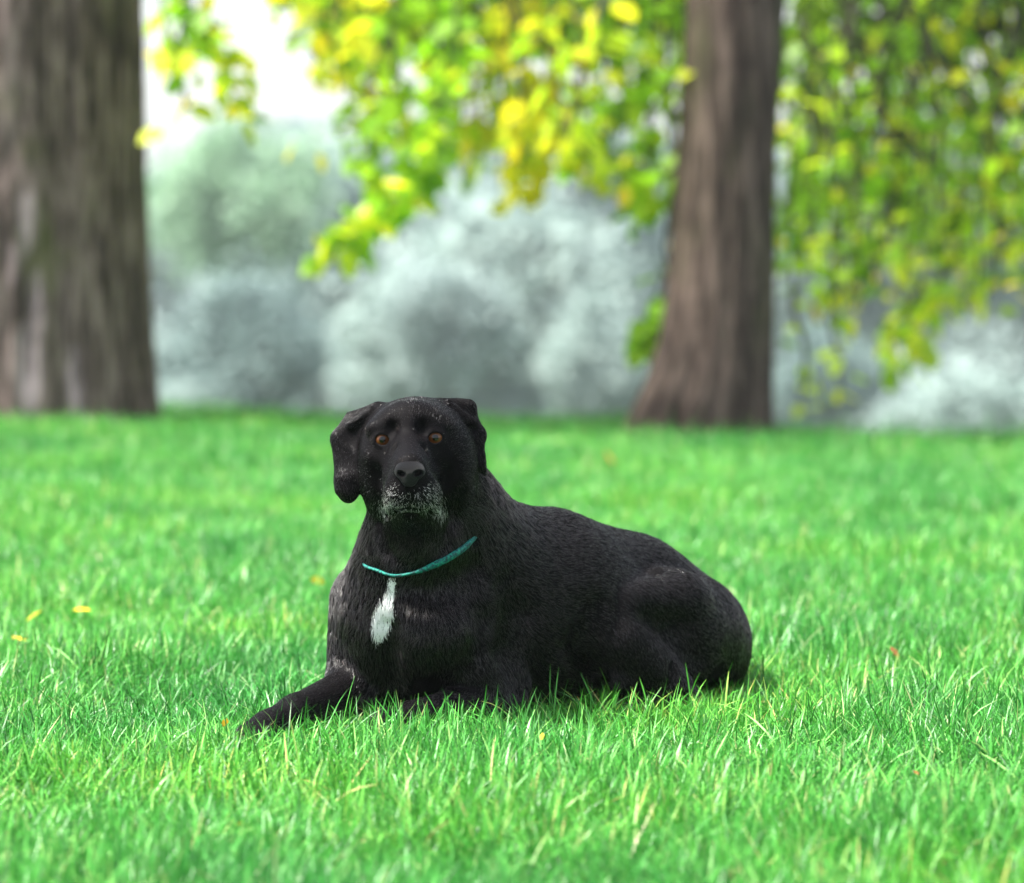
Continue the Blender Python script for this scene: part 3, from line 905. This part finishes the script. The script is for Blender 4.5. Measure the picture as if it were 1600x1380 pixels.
def tube(path, radii, sides=7):
    path = [Vector(p) for p in path]; V = []; F = []
    for i, p in enumerate(path):
        t = (path[min(i + 1, len(path) - 1)] - path[max(i - 1, 0)]).normalized()
        a = t.orthogonal().normalized(); b = t.cross(a)
        for k in range(sides):
            an = 6.2832 * k / sides
            V.append(tuple(p + (a * math.cos(an) + b * math.sin(an)) * radii[i]))
    for i in range(len(path) - 1):
        for k in range(sides):
            F.append((i * sides + k, i * sides + (k + 1) % sides, (i + 1) * sides + (k + 1) % sides, (i + 1) * sides + k))
    return V, F

def join(parts):
    V = []; F = []
    for v, f in parts:
        o = len(V); V += list(v); F += [tuple(i + o for i in q) for q in f]
    return np.array(V), np.array(F)

def leaf_material(name, stops, trans=0.5, rough=0.45):
    m = MatB(name)
    col = m.ramp(m.attr('hue'), stops)
    p = m.principled(col, rough, 0.4)
    tr = m.node('ShaderNodeBsdfTranslucent'); m.link(col, tr.inputs['Color'])
    ms = m.node('ShaderNodeMixShader'); ms.inputs[0].default_value = trans
    m.link(p.outputs[0], ms.inputs[1]); m.link(tr.outputs[0], ms.inputs[2]); m.link(ms.outputs[0], m.out.inputs[0])
    return m.m

LEAF = np.array([(-0.02, 0, 0), (-0.36, 0.34, 0.05), (-0.27, 0.78, 0.03), (0, 1.05, -0.06), (0.27, 0.78, 0.03), (0.36, 0.34, 0.05), (0, 0.5, -0.05)])
def leaves(P, size, seed, hue, droop=0.6, simple=False):
    """leaf blades at points P (n,3): each a folded outline of real size"""
    rng = np.random.default_rng(seed); n = len(P)
    th = rng.random(n) * 6.283; pitch = rng.normal(-droop, 0.5, n); roll = rng.normal(0, 0.6, n)
    y = np.stack([np.cos(th) * np.cos(pitch), np.sin(th) * np.cos(pitch), np.sin(pitch)], 1)
    up = np.tile([0, 0, 1.0], (n, 1)); x = np.cross(y, up); x /= np.linalg.norm(x, axis=1)[:, None]
    z = np.cross(x, y)
    x, z = x * np.cos(roll)[:, None] + z * np.sin(roll)[:, None], z * np.cos(roll)[:, None] - x * np.sin(roll)[:, None]
    s = np.asarray(size) * rng.uniform(0.7, 1.2, n)
    if simple:
        T = np.array([(-0.4, 0, 0), (0.4, 0.1, 0.0), (0.35, 0.9, 0.1), (-0.3, 1.0, -0.1)])
        fl = np.array([[0, 1, 2, 3]])
    else:
        T = LEAF; fl = np.array([[0, 6, 2, 1], [6, 3, 2, 2], [0, 5, 4, 6], [6, 4, 3, 3]])
        fl = np.array([[0, 6, 2, 1], [0, 5, 4, 6]]); 
    V = P[:, None, :] + (x[:, None, :] * T[None, :, 0:1] + y[:, None, :] * T[None, :, 1:2] + z[:, None, :] * T[None, :, 2:3]) * s[:, None, None]
    k = len(T); base = (np.arange(n) * k)[:, None]
    if simple:
        F = base + fl[0][None]
    else:
        # two pentagon-like halves written as quads plus tip quads
        q = [[0, 6, 2, 1], [0, 5, 4, 6], [6, 4, 3, 2]]
        F = np.concatenate([base + np.array(v)[None] for v in q], 0)
    return V.reshape(-1, 3), F, np.repeat(hue, k)

def blob_pts(cx, cy, rx, ry, d, dd, n, rng):
    v = rng.normal(size=(n, 3)); v /= np.linalg.norm(v, axis=1)[:, None]
    r = rng.random(n) ** 0.45
    ds = d + v[:, 1] * r * dd
    return np.stack([at(cx + v[i, 0] * r[i] * rx, cy + v[i, 2] * r[i] * -ry, ds[i]) for i in range(n)]) if n else np.zeros((0, 3))

BARK_L = bark_material('fissured_mossy_bark', (0.030, 0.020, 0.017), (0.118, 0.083, 0.073), (0.26, 0.192, 0.176), (0.088, 0.092, 0.028), patch=(0.46, 0.345, 0.36))
BARK_R = bark_material('ridged_brown_bark', (0.024, 0.015, 0.012), (0.072, 0.049, 0.040), (0.150, 0.106, 0.088), (0.060, 0.054, 0.028), patch=(0.20, 0.15, 0.125))
TWIG = MatB('twig_bark'); TWIG.principled((0.05, 0.045, 0.03), 0.8, 0.3); TWIG = TWIG.m
FOL = leaf_material('autumn_turning_leaf', [(0.0, (0.045, 0.075, 0.006)), (0.25, (0.13, 0.25, 0.01)), (0.50, (0.28, 0.58, 0.02)), (0.72, (0.62, 0.76, 0.03)), (0.90, (0.88, 0.80, 0.03)), (1.0, (0.80, 0.52, 0.04))], 0.58)

def limb(path, r0, r1, jit, rng, sub=5):
    P = [Vector(p) for p in path]; out = []
    for i in range(len(P) - 1):
        for k in range(sub):
            out.append(P[i].lerp(P[i + 1], k / sub) + Vector(rng.normal(0, jit, 3)))
    out.append(P[-1]); n = len(out)
    return tube(out, [r0 + (r1 - r0) * (i / (n - 1)) ** 0.8 for i in range(n)])

def big_tree(label, base, trunk_rings, bark, lobes, bare, seed, crown_c, crown_r, sprays, yellow, crown_n=1900, ridge_n=17, ridge_amp=0.016, na=150, leaf_size=0.105):
    rng = np.random.default_rng(seed)
    t = empty('broadleaf_tree', tuple(base)); tag(t, label, 'tree')
    V, F, A = trunk_mesh(trunk_rings, na, seed, ridge_amp, ridge_n, lobes, bare=bare)
    link_mesh('trunk', V, F, bark, t, attrs=A)
    top = Vector(trunk_rings[-1][:3]); r_top = trunk_rings[-1][3]
    cc = Vector(crown_c)
    # limbs into the crown
    lim = []; ends = []
    for i in range(9):
        a = 6.283 * i / 9 + rng.uniform(-0.3, 0.3); el = rng.uniform(-0.1, 0.9)
        e = cc + Vector((math.cos(a) * math.cos(el) * crown_r[0], math.sin(a) * math.cos(el) * crown_r[1], math.sin(el) * crown_r[2])) * 0.8
        m1 = top.lerp(e, 0.4) + Vector((0, 0, 0.4))
        lim.append(limb([top - Vector((0, 0, 0.3)), m1, e], r_top * 0.5, 0.02, 0.05, rng)); ends.append((m1, e))
    # crown leaves, in clusters round the limbs, kept above the picture
    cl = []
    for i in range(150):
        v = rng.normal(size=3); v /= np.linalg.norm(v); r = rng.random() ** 0.35
        cl.append(np.array(cc) + v * r * np.array(crown_r))
    cl = np.array(cl)
    P = cl[rng.integers(0, len(cl), crown_n)] + rng.normal(0, 0.32, (crown_n, 3))
    zlim = CAMH + (HZ + 40) / FPX * P[:, 1]
    keep = P[:, 2] > zlim; P = P[keep]
    hue = np.clip(rng.normal(0.38, 0.16, len(P)), 0, 0.9)
    # sprays: drooping twigs with leaves, as the photograph shows them
    twigs = []
    LP = []; LH = []
    for sp in sprays:
        path, n, spread, h0, hs, dd = sp
        pts = [at(*p) for p in path]
        root = min(ends, key=lambda e: (Vector(pts[0]) - e[0]).length)[0] if sp is sprays[0] else None
        pp = [Vector(p) for p in pts]
        twigs.append(limb(pp, 0.016, 0.004, 0.012, rng, 4))
        seg = rng.random(n) * (len(pts) - 1) if len(pts) > 1 else np.zeros(n)
        k = np.minimum(seg.astype(int), len(pts) - 2); u = (seg - k)[:, None]
        A0 = np.array(pts)
        q = A0[k] * (1 - u) + A0[k + 1] * u
        ncl = max(2, n // 7); off = rng.normal(0, 1, (ncl, 3)) * np.array([spread, dd, spread]) / 411.0
        pick = rng.integers(0, ncl, n)
        q = q + off[pick] * 0.75 + rng.normal(0, 1, (n, 3)) * np.array([spread, dd, spread]) / 411.0 * 0.45
        LP.append(q); LH.append(np.clip(rng.normal(h0, hs, n) + 0.08 * rng.normal(size=ncl)[pick], 0, 0.925))
    SP = np.concatenate(LP); SH = np.concatenate(LH)
    lv, lf, lh = leaves(P, 0.10, seed + 1, hue)
    sv, sf, sh = leaves(SP, leaf_size, seed + 2, SH)
    crown = link_mesh('foliage', np.concatenate([lv, sv]), np.concatenate([lf, sf + len(lv)]), FOL, t, smooth=False, attrs={'hue': np.concatenate([lh, sh])})
    tag(crown, kind='stuff')
    bv, bf = join(lim); link_mesh('limbs', bv, bf, bark if False else TWIG, t)
    tv, tf = join(twigs); o = link_mesh('twigs', tv, tf, TWIG, t); tag(o, kind='stuff')
    # single leaves that can be told apart
    src = None
    for (px, py, d, s, h) in yellow:
        p = at(px, py, d)
        v, f, hh = leaves(np.array([p]), s, int(px * 7 + py), np.array([h]), droop=1.0)
        link_mesh('leaf', v, f, FOL, t, smooth=False, attrs={'hue': hh})
    return t

def left_tree():
    d = 14.6; b = at(15, 700, d); zb = float(gz(b[0], d))
    k = d / FPX
    def ring(z, cx, r): x = (cx - 800) * k; return (x, d + 0.15, z, r * k, r * k * 0.95)
    rings = [ring(zb - 0.25, 10, 245), ring(zb + 0.0, 8, 238), ring(zb + 0.35, 4, 228), ring(zb + 0.9, 0, 224), ring(zb + 1.7, -6, 228), ring(3.0, -6, 222), ring(5.0, -10, 190)]
    sprays = [
        ([(190, -260, 14.2), (258, 10, 14.0), (276, 70, 13.9), (266, 110, 13.9)], 24, 10, 0.72, 0.16, 60),
        ([(200, -240, 14.2), (300, 20, 14.0), (318, 70, 14.0), (285, 110, 14.0)], 46, 17, 0.58, 0.16, 60),
        ([(260, -240, 14.2), (340, 60, 14.0), (362, 130, 14.0), (372, 178, 14.0)], 40, 15, 0.68, 0.15, 60),
        ([(290, -200, 14.2), (292, 160, 14.0), (268, 200, 14.0)], 6, 5, 0.72, 0.16, 40),
        ([(330, -200, 14.2), (440, -10, 14.0), (452, 22, 14.0)], 26, 15, 0.50, 0.15, 60),
    ]
    yl = [(252, 92, 13.9, .09, .9), (346, 152, 13.9, .08, .88), (300, 95, 13.9, .08, .8), (370, 165, 13.95, .085, .9), (386, 140, 14, .075, .88), (398, 92, 14, .07, .85), (300, 60, 13.95, .07, .8)]
    big_tree('massive mossy trunk with pale bare patches and yellowing leaves at the left edge', (b[0], d, zb), rings, BARK_L,
             [(-1.75, 0.55, 0.07, 0, 3.0), (-1.05, 0.10, -0.07, 0, 3.0), (-0.45, 0.45, 0.03, 0, 3.0), (-2.5, 0.2, -0.05, 0, 3.0)],
             [(-1.30, zb + 0.80, 0.06, 0.13), (-1.24, zb + 0.50, 0.06, 0.12), (-1.32, zb + 0.26, 0.07, 0.14), (-1.40, zb + 0.62, 0.03, 0.10), (-0.98, zb + 0.2, 0.04, 0.14)], 21,
             (b[0] - 0.5, d + 2.4, 6.2), (4.0, 3.6, 2.8), sprays, yl, ridge_n=26, ridge_amp=0.022, na=210)

def right_tree():
    d = 14.3; k = d / FPX; b = at(1130, 700, d); zb = float(gz(b[0], d))
    def ring(py, x0, x1, ex=0): 
        z = CAMH - (py - HZ) * k; c = (x0 + x1) / 2; r = (x1 - x0) / 2
        return ((c - 800) * k, d + 0.1, z, r * k, min(r, 100) * k)
    rings = [ring(730, 960, 1222), ring(668, 974, 1214), ring(640, 988, 1212), ring(600, 1006, 1212), ring(560, 1025, 1213), ring(500, 1036, 1214), ring(400, 1046, 1215), ring(250, 1056, 1215),
             ring(100, 1066, 1214), ring(0, 1071, 1214), ring(-300, 1076, 1210), ring(-900, 1085, 1200)]
    S = []
    rng = np.random.default_rng(90)
    # dense upper curtain
    for i in range(46):
        x = 490 + 570 * (i + 0.5) / 46 + rng.uniform(-14, 14)
        dd = rng.uniform(13.6, 19) if x < 960 else rng.uniform(14.8, 19)
        bot = np.interp(x, [480, 560, 640, 700, 780, 840, 900, 980, 1050], [110, 170, 250, 220, 280, 250, 260, 280, 290]) + rng.uniform(-60, 30)
        S.append(([(x + rng.uniform(-40, 40), -220, dd), (x + rng.uniform(-20, 20), -20, dd), (x, bot, dd)], 38, 20, float(rng.choice([0.45, 0.62, 0.80])), 0.13, 120))
    for i in range(16):
        x = 490 + 570 * (i + 0.5) / 16 + rng.uniform(-14, 14); dd = rng.uniform(13.8, 18)
        S.append(([(x, -240, dd), (x + 20, -40, dd), (x + 10, 60, dd)], 70, 26, 0.22, 0.10, 120))
    # the long hanging spray left of centre
    S.append(([(700, -60, 14.0), (690, 120, 14.0), (660, 230, 14.0), (640, 300, 14.0)], 80, 17, 0.50, 0.12, 70))
    S.append(([(640, -60, 14.2), (585, 140, 14.1), (575, 250, 14.0), (590, 330, 14.0)], 64, 16, 0.47, 0.12, 70))
    S.append(([(690, 200, 14.0), (640, 310, 14.0), (570, 350, 14.0), (503, 385, 13.9)], 64, 11, 0.62, 0.14, 50))
    # luminous yellow spray in the middle
    S.append(([(800, -40, 14.6), (820, 140, 14.5), (815, 240, 14.5), (812, 300, 14.5)], 60, 17, 0.84, 0.08, 70))
    S.append(([(740, -20, 14.9), (760, 120, 14.9), (735, 215, 14.9)], 40, 20, 0.80, 0.10, 70))
    # sprays next to the trunk
    S.append(([(960, -40, 14.0), (900, 140, 13.9), (890, 240, 13.9), (925, 262, 13.9)], 56, 16, 0.72, 0.14, 60))
    S.append(([(1030, -40, 14.8), (1015, 160, 14.8), (1005, 280, 14.8), (998, 322, 14.8)], 64, 18, 0.50, 0.14, 60))
    S.append(([(1050, 100, 14.6), (1048, 300, 14.6), (1030, 460, 14.6), (1012, 545, 14.6)], 16, 8, 0.46, 0.08, 40))
    S.append(([(1030, 470, 14.6), (1018, 520, 14.6), (1010, 556, 14.6)], 30, 12, 0.45, 0.06, 40))
    yl = [(458, 228, 14, .085, .93), (499, 238, 14, .10, .91), (560, 45, 14.5, .09, .9), (590, 140, 14.2, .085, .93), (500, 372, 13.9, .08, .9), (640, 300, 14, .08, .85),
          (512, 385, 13.9, .07, .86), (535, 212, 14, .07, .6), (735, 215, 14.6, .09, .9), (800, 185, 14.4, .09, .88), (893, 228, 13.9, .1, .92), (935, 258, 13.9, .09, .88), (975, 290, 13.9, .085, .95),
          (880, 75, 14, .1, .95), (905, 78, 14, .09, .97), (700, 110, 14.2, .08, .94), (1000, 318, 13.9, .09, .6), (1044, 380, 14.4, .06, .99), (812, 290, 14.5, .11, .9), (842, 270, 14.5, .09, .88), (795, 260, 14.5, .09, .87)]
    big_tree('tall straight brown trunk with one root flaring left behind the dog', (b[0], d, zb), rings, BARK_R,
             [(-1.95, 0.10, -0.09, zb + 0.1, zb + 0.55), (-2.6, 0.5, 0.05, zb, zb + 0.5)], None, 33,
             (b[0] - 1.0, d + 2.8, 5.8), (4.2, 3.4, 2.6), S, yl, ridge_n=22, ridge_amp=0.012)
    t = [o for o in bpy.data.objects if o.name.startswith('broadleaf_tree')][-1]
    v, f = limb([at(1190, 230, 14.75), at(1200, 90, 14.7), at(1207, -40, 14.65), at(1216, -500, 14.6)], 0.055, 0.05, 0.002, np.random.default_rng(4))
    link_mesh('side_stem', v, f, TWIG, t)

def third_tree():
    d = 17.0; k = d / FPX; b = at(1790, 700, d); zb = float(gz(b[0], d))
    def ring(z, cx, r): return ((cx - 800) * k, d, z, r * k, r * k)
    rings = [ring(zb - 0.2, 1790, 70), ring(zb + 0.3, 1790, 52), ring(zb + 2, 1780, 46), ring(3.4, 1770, 40)]
    S = []; rng = np.random.default_rng(91)
    for i in range(74):
        x = 1222 + 420 * (i + 0.5) / 74 + rng.uniform(-14, 14)
        dd = rng.uniform(14.8, 20)
        bot = np.interp(x, [1220, 1260, 1340, 1400, 1480, 1560, 1640], [470, 490, 470, 500, 500, 520, 500]) + rng.uniform(-190, 20)
        top = rng.uniform(-200, 120)
        S.append(([(x + rng.uniform(-110, 110), top, dd), (x + rng.uniform(-25, 25), (top + bot) / 2, dd), (x, bot, dd)], 33, 20, float(rng.choice([0.28, 0.45, 0.66])), 0.13, 120))
    for i in range(18):
        x = 1222 + 420 * (i + 0.5) / 18 + rng.uniform(-14, 14); dd = rng.uniform(14.8, 19)
        S.append(([(x, -240, dd), (x + 20, -40, dd), (x + 10, 70, dd)], 70, 26, 0.16, 0.10, 120))
    S.append(([(1500, 380, 15.5), (1450, 480, 15.5), (1420, 560, 15.5)], 70, 24, 0.58, 0.12, 80))
    S.append(([(1440, 440, 15.5), (1400, 530, 15.5), (1390, 560, 15.5)], 30, 18, 0.62, 0.12, 80))
    S.append(([(1300, 450, 15.5), (1312, 560, 15.5), (1318, 620, 15.5)], 10, 6, 0.62, 0.12, 40))
    S.append(([(1250, 450, 15.5), (1255, 560, 15.5), (1260, 642, 15.5)], 9, 6, 0.58, 0.12, 40))
    yl = [(1392, 528, 15.2, .09, .92), (1308, 612, 15.3, .07, .8), (1258, 640, 15.3, .08, .62), (1535, 205, 15, .09, .86), (1480, 45, 15, .1, .8), (1585, 455, 15, .11, .88), (1270, 475, 15, .07, .98), (1430, 580, 15.2, .08, .6), (1220, 370, 15, .06, .95)]
    big_tree('tree at the right edge with a dark limb and a dense curtain of drooping leaves', (b[0], d, zb), rings, BARK_R, None, None, 47,
             ((1700 - 800) * k, d + 1.5, 5.2), (3.6, 3.0, 2.2), S, yl, na=60, leaf_size=0.088)
    tr = [o for o in bpy.data.objects if o.name.startswith('broadleaf_tree')][-1]
    rng = np.random.default_rng(8)
    parts = [limb([at(1700, -420, 17), at(1480, -120, 16), at(1345, 90, 15.5), at(1392, 200, 15.4), at(1400, 300, 15.4)], 0.06, 0.022, 0.01, rng),
             limb([at(1385, 185, 15.4), at(1430, 240, 15.5), at(1500, 300, 15.8)], 0.022, 0.008, 0.01, rng),
             limb([at(1400, 290, 15.4), at(1380, 380, 15.4), at(1330, 480, 15.3)], 0.02, 0.006, 0.01, rng)]
    v, f = join(parts); link_mesh('branch', v, f, TWIG, tr)
left_tree(); right_tree(); third_tree()

# ---------------------------------------------------------------- far trees across the meadow
FAR = {}  # distance haze is painted into these leaf colours, paler and greyer than real foliage
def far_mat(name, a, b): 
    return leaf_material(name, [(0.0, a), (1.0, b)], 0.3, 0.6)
FAR['pale'] = far_mat('haze_pale_leaf', (0.28, 0.37, 0.34), (0.39, 0.49, 0.45))
FAR['dark'] = far_mat('hazed_blue_green_leaf', (0.14, 0.215, 0.20), (0.23, 0.32, 0.30))
FAR['mid'] = far_mat('hazed_grey_green_leaf', (0.24, 0.315, 0.30), (0.36, 0.45, 0.425))
FAR['lime'] = far_mat('hazed_light_green_leaf', (0.19, 0.33, 0.21), (0.38, 0.56, 0.36))
def far_tree(label, px, py, rx, ry, d, tone, seed, n=9000, cat='tree', name='distant_tree', lobes=14):
    rng = np.random.default_rng(seed); k = d / FPX
    c = at(px, py, d); zb = float(gz(c[0], d))
    t = empty(name, (c[0], d, zb)); tag(t, label, cat, 'trees across the meadow beyond the lawn')
    R = np.array([rx * k, rx * k * 0.8, ry * k])
    L = []
    for i in range(lobes):
        v = rng.normal(size=3); v /= np.linalg.norm(v); v[2] = v[2] * 0.9 + 0.1
        L.append((c + v * R * 0.62, R * rng.uniform(0.28, 0.5)))
    P = []
    for cc, rr in L:
        m = n // lobes; v = rng.normal(size=(m, 3)); v /= np.linalg.norm(v, axis=1)[:, None]
        P.append(cc + v * rr * 1.15 * np.abs(rng.normal(0.55, 0.42, (m, 1))))
    P = np.concatenate(P); P = P[P[:, 2] > zb + 0.3]
    hue = np.clip(rng.normal(0.5, 0.28, len(P)), 0, 1)
    v, f, h = leaves(P, max(rx, ry) * k * 0.075, seed, hue, simple=True)
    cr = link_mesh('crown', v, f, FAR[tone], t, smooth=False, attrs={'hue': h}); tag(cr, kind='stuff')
    r0 = max(0.12, rx * k * 0.05)
    tp = [(c[0], d, zb - 0.3), (c[0] + 0.1, d, (zb + c[2]) / 2), (c[0], d, c[2])]
    v, f = limb(tp, r0 * 1.3, r0 * 0.5, 0.02, rng); link_mesh('trunk', v, f, TWIG, t)
far_tree('large haze-pale round tree directly above the dog', 770, 520, 235, 200, 118, 'pale', 1, 20000)
far_tree('dark rounded bush standing in front of the haze-pale tree', 695, 520, 112, 120, 96, 'mid', 2, 10000, 'bush', 'distant_bush')
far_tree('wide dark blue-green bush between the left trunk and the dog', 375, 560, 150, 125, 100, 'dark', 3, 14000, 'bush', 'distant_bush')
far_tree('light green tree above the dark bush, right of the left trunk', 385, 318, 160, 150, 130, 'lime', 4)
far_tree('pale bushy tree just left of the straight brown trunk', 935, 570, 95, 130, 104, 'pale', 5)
far_tree('tall grey tree far behind the haze-pale one', 640, 390, 150, 200, 160, 'mid', 6, 14000)
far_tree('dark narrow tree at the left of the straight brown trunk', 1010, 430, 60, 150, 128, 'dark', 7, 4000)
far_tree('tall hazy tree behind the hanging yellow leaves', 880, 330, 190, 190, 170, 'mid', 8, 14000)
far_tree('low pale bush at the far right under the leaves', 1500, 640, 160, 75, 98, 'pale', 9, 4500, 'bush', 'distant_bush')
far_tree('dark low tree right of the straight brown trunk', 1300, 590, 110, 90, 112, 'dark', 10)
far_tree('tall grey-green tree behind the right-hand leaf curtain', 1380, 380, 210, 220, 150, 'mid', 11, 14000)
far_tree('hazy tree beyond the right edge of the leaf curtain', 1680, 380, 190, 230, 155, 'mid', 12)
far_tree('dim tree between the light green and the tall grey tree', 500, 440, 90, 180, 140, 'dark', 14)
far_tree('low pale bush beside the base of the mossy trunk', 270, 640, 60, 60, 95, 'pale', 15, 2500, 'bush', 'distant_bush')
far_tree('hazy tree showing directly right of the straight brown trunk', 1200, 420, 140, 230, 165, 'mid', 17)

# the far edge of the wood: one unbroken mass of foliage across the view
def far_wood():
    rng = np.random.default_rng(61); P = []
    for i in range(150):
        px = rng.uniform(-700, 2300); d = rng.uniform(178, 215)
        top = np.interp(px, [-700, 200, 300, 450, 540, 700, 2300], [120, 135, 165, 175, 165, 150, 140]) + rng.uniform(0, 260)
        c = at(px, top + 75, d); r = np.array([rng.uniform(2.6, 4.6), 3, rng.uniform(2.2, 3.4)])
        m = 130; v = rng.normal(size=(m, 3)); v /= np.linalg.norm(v, axis=1)[:, None]
        P.append(c + v * r * (rng.random((m, 1)) ** 0.35))
    for i in range(110):
        px = rng.uniform(-700, 2300); d = rng.uniform(170, 200); c = at(px, rng.uniform(380, 640), d)
        m = 130; v = rng.normal(size=(m, 3)); v /= np.linalg.norm(v, axis=1)[:, None]
        P.append(c + v * np.array([4.6, 3, 3.6]) * (rng.random((m, 1)) ** 0.35))
    P = np.concatenate(P); hue = np.clip(rng.normal(0.45, 0.25, len(P)), 0, 1)
    v, f, h = leaves(P, 0.95, 62, hue, simple=True)
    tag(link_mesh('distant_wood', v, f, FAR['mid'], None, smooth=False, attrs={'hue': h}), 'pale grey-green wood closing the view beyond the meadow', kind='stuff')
far_wood()

# ---------------------------------------------------------------- fallen leaves in the grass
FALL = leaf_material('fallen_leaf', [(0.0, (0.75, 0.58, 0.02)), (0.5, (0.70, 0.30, 0.03)), (1.0, (0.30, 0.05, 0.03))], 0.3)
for i, (px, py, h, s, lab) in enumerate([
        (62, 955, 0.0, 0.045, 'yellow fallen leaf in the grass at the left edge of the lawn'),
        (110, 955, 0.05, 0.035, 'smaller yellow fallen leaf right of the one at the left edge'),
        (15, 1000, 0.1, 0.04, 'yellow-green fallen leaf at the very left edge of the photo'),
        (352, 1126, 0.4, 0.015, 'orange fallen leaf just left of the dog\'s outstretched paw'),
        (484, 905, 0.25, 0.028, 'pale orange fallen leaf left of the dog\'s neck'),
        (1394, 1012, 0.9, 0.022, 'dark red fallen leaf in the grass right of the dog'),
        (372, 1292, 0.3, 0.014, 'tiny orange fallen leaf in the foreground grass'),
        (848, 1160, 0.1, 0.014, 'tiny yellow fallen leaf in the grass below the dog'),
        (945, 705, 0.6, 0.07, 'brownish fallen leaf on the lawn in front of the straight trunk'),
        (1440, 1215, 0.9, 0.010, 'small brown-red fallen leaf in the grass at lower right')]):
    d = 4.8 / max((py - HZ) / FPX, 1e-3) / 6.0 if False else CAMH / ((py - HZ) / FPX)
    d = (CAMH - 0.045) / ((py - HZ) / FPX)
    p = at(px, py, d)
    v, f, hh = leaves(np.array([p]), s, 500 + i, np.array([h]), droop=0.1)
    o = link_mesh('fallen_leaf', v, f, FALL, None, smooth=False, attrs={'hue': hh})
    tag(o, lab, 'leaf', 'fallen leaves scattered in the grass')

# ---------------------------------------------------------------- air
def haze():
    x0, x1, y0, y1, z0, z1 = -330, 330, -20, 480, -13, 16
    V = [(x, y, z) for z in (z0, z1) for y in (y0, y1) for x in (x0, x1)]
    F = [(0, 2, 3, 1), (4, 5, 7, 6), (0, 1, 5, 4), (2, 6, 7, 3), (0, 4, 6, 2), (1, 3, 7, 5)]
    m = bpy.data.materials.new('thin_pale_air'); m.use_nodes = True; nt = m.node_tree; nt.nodes.clear()
    o_ = nt.nodes.new('ShaderNodeOutputMaterial'); pv = nt.nodes.new('ShaderNodeVolumePrincipled')
    pv.inputs['Color'].default_value = (0.86, 0.93, 0.95, 1); pv.inputs['Density'].default_value = HAZE_DENSITY
    pv.inputs['Anisotropy'].default_value = 0.2
    nt.links.new(pv.outputs[0], o_.inputs['Volume'])
    o = link_mesh('haze', V, F, m, smooth=False)
    tag(o, 'thin pale haze filling the park', kind='stuff')
HAZE_DENSITY = 0.0005
haze()
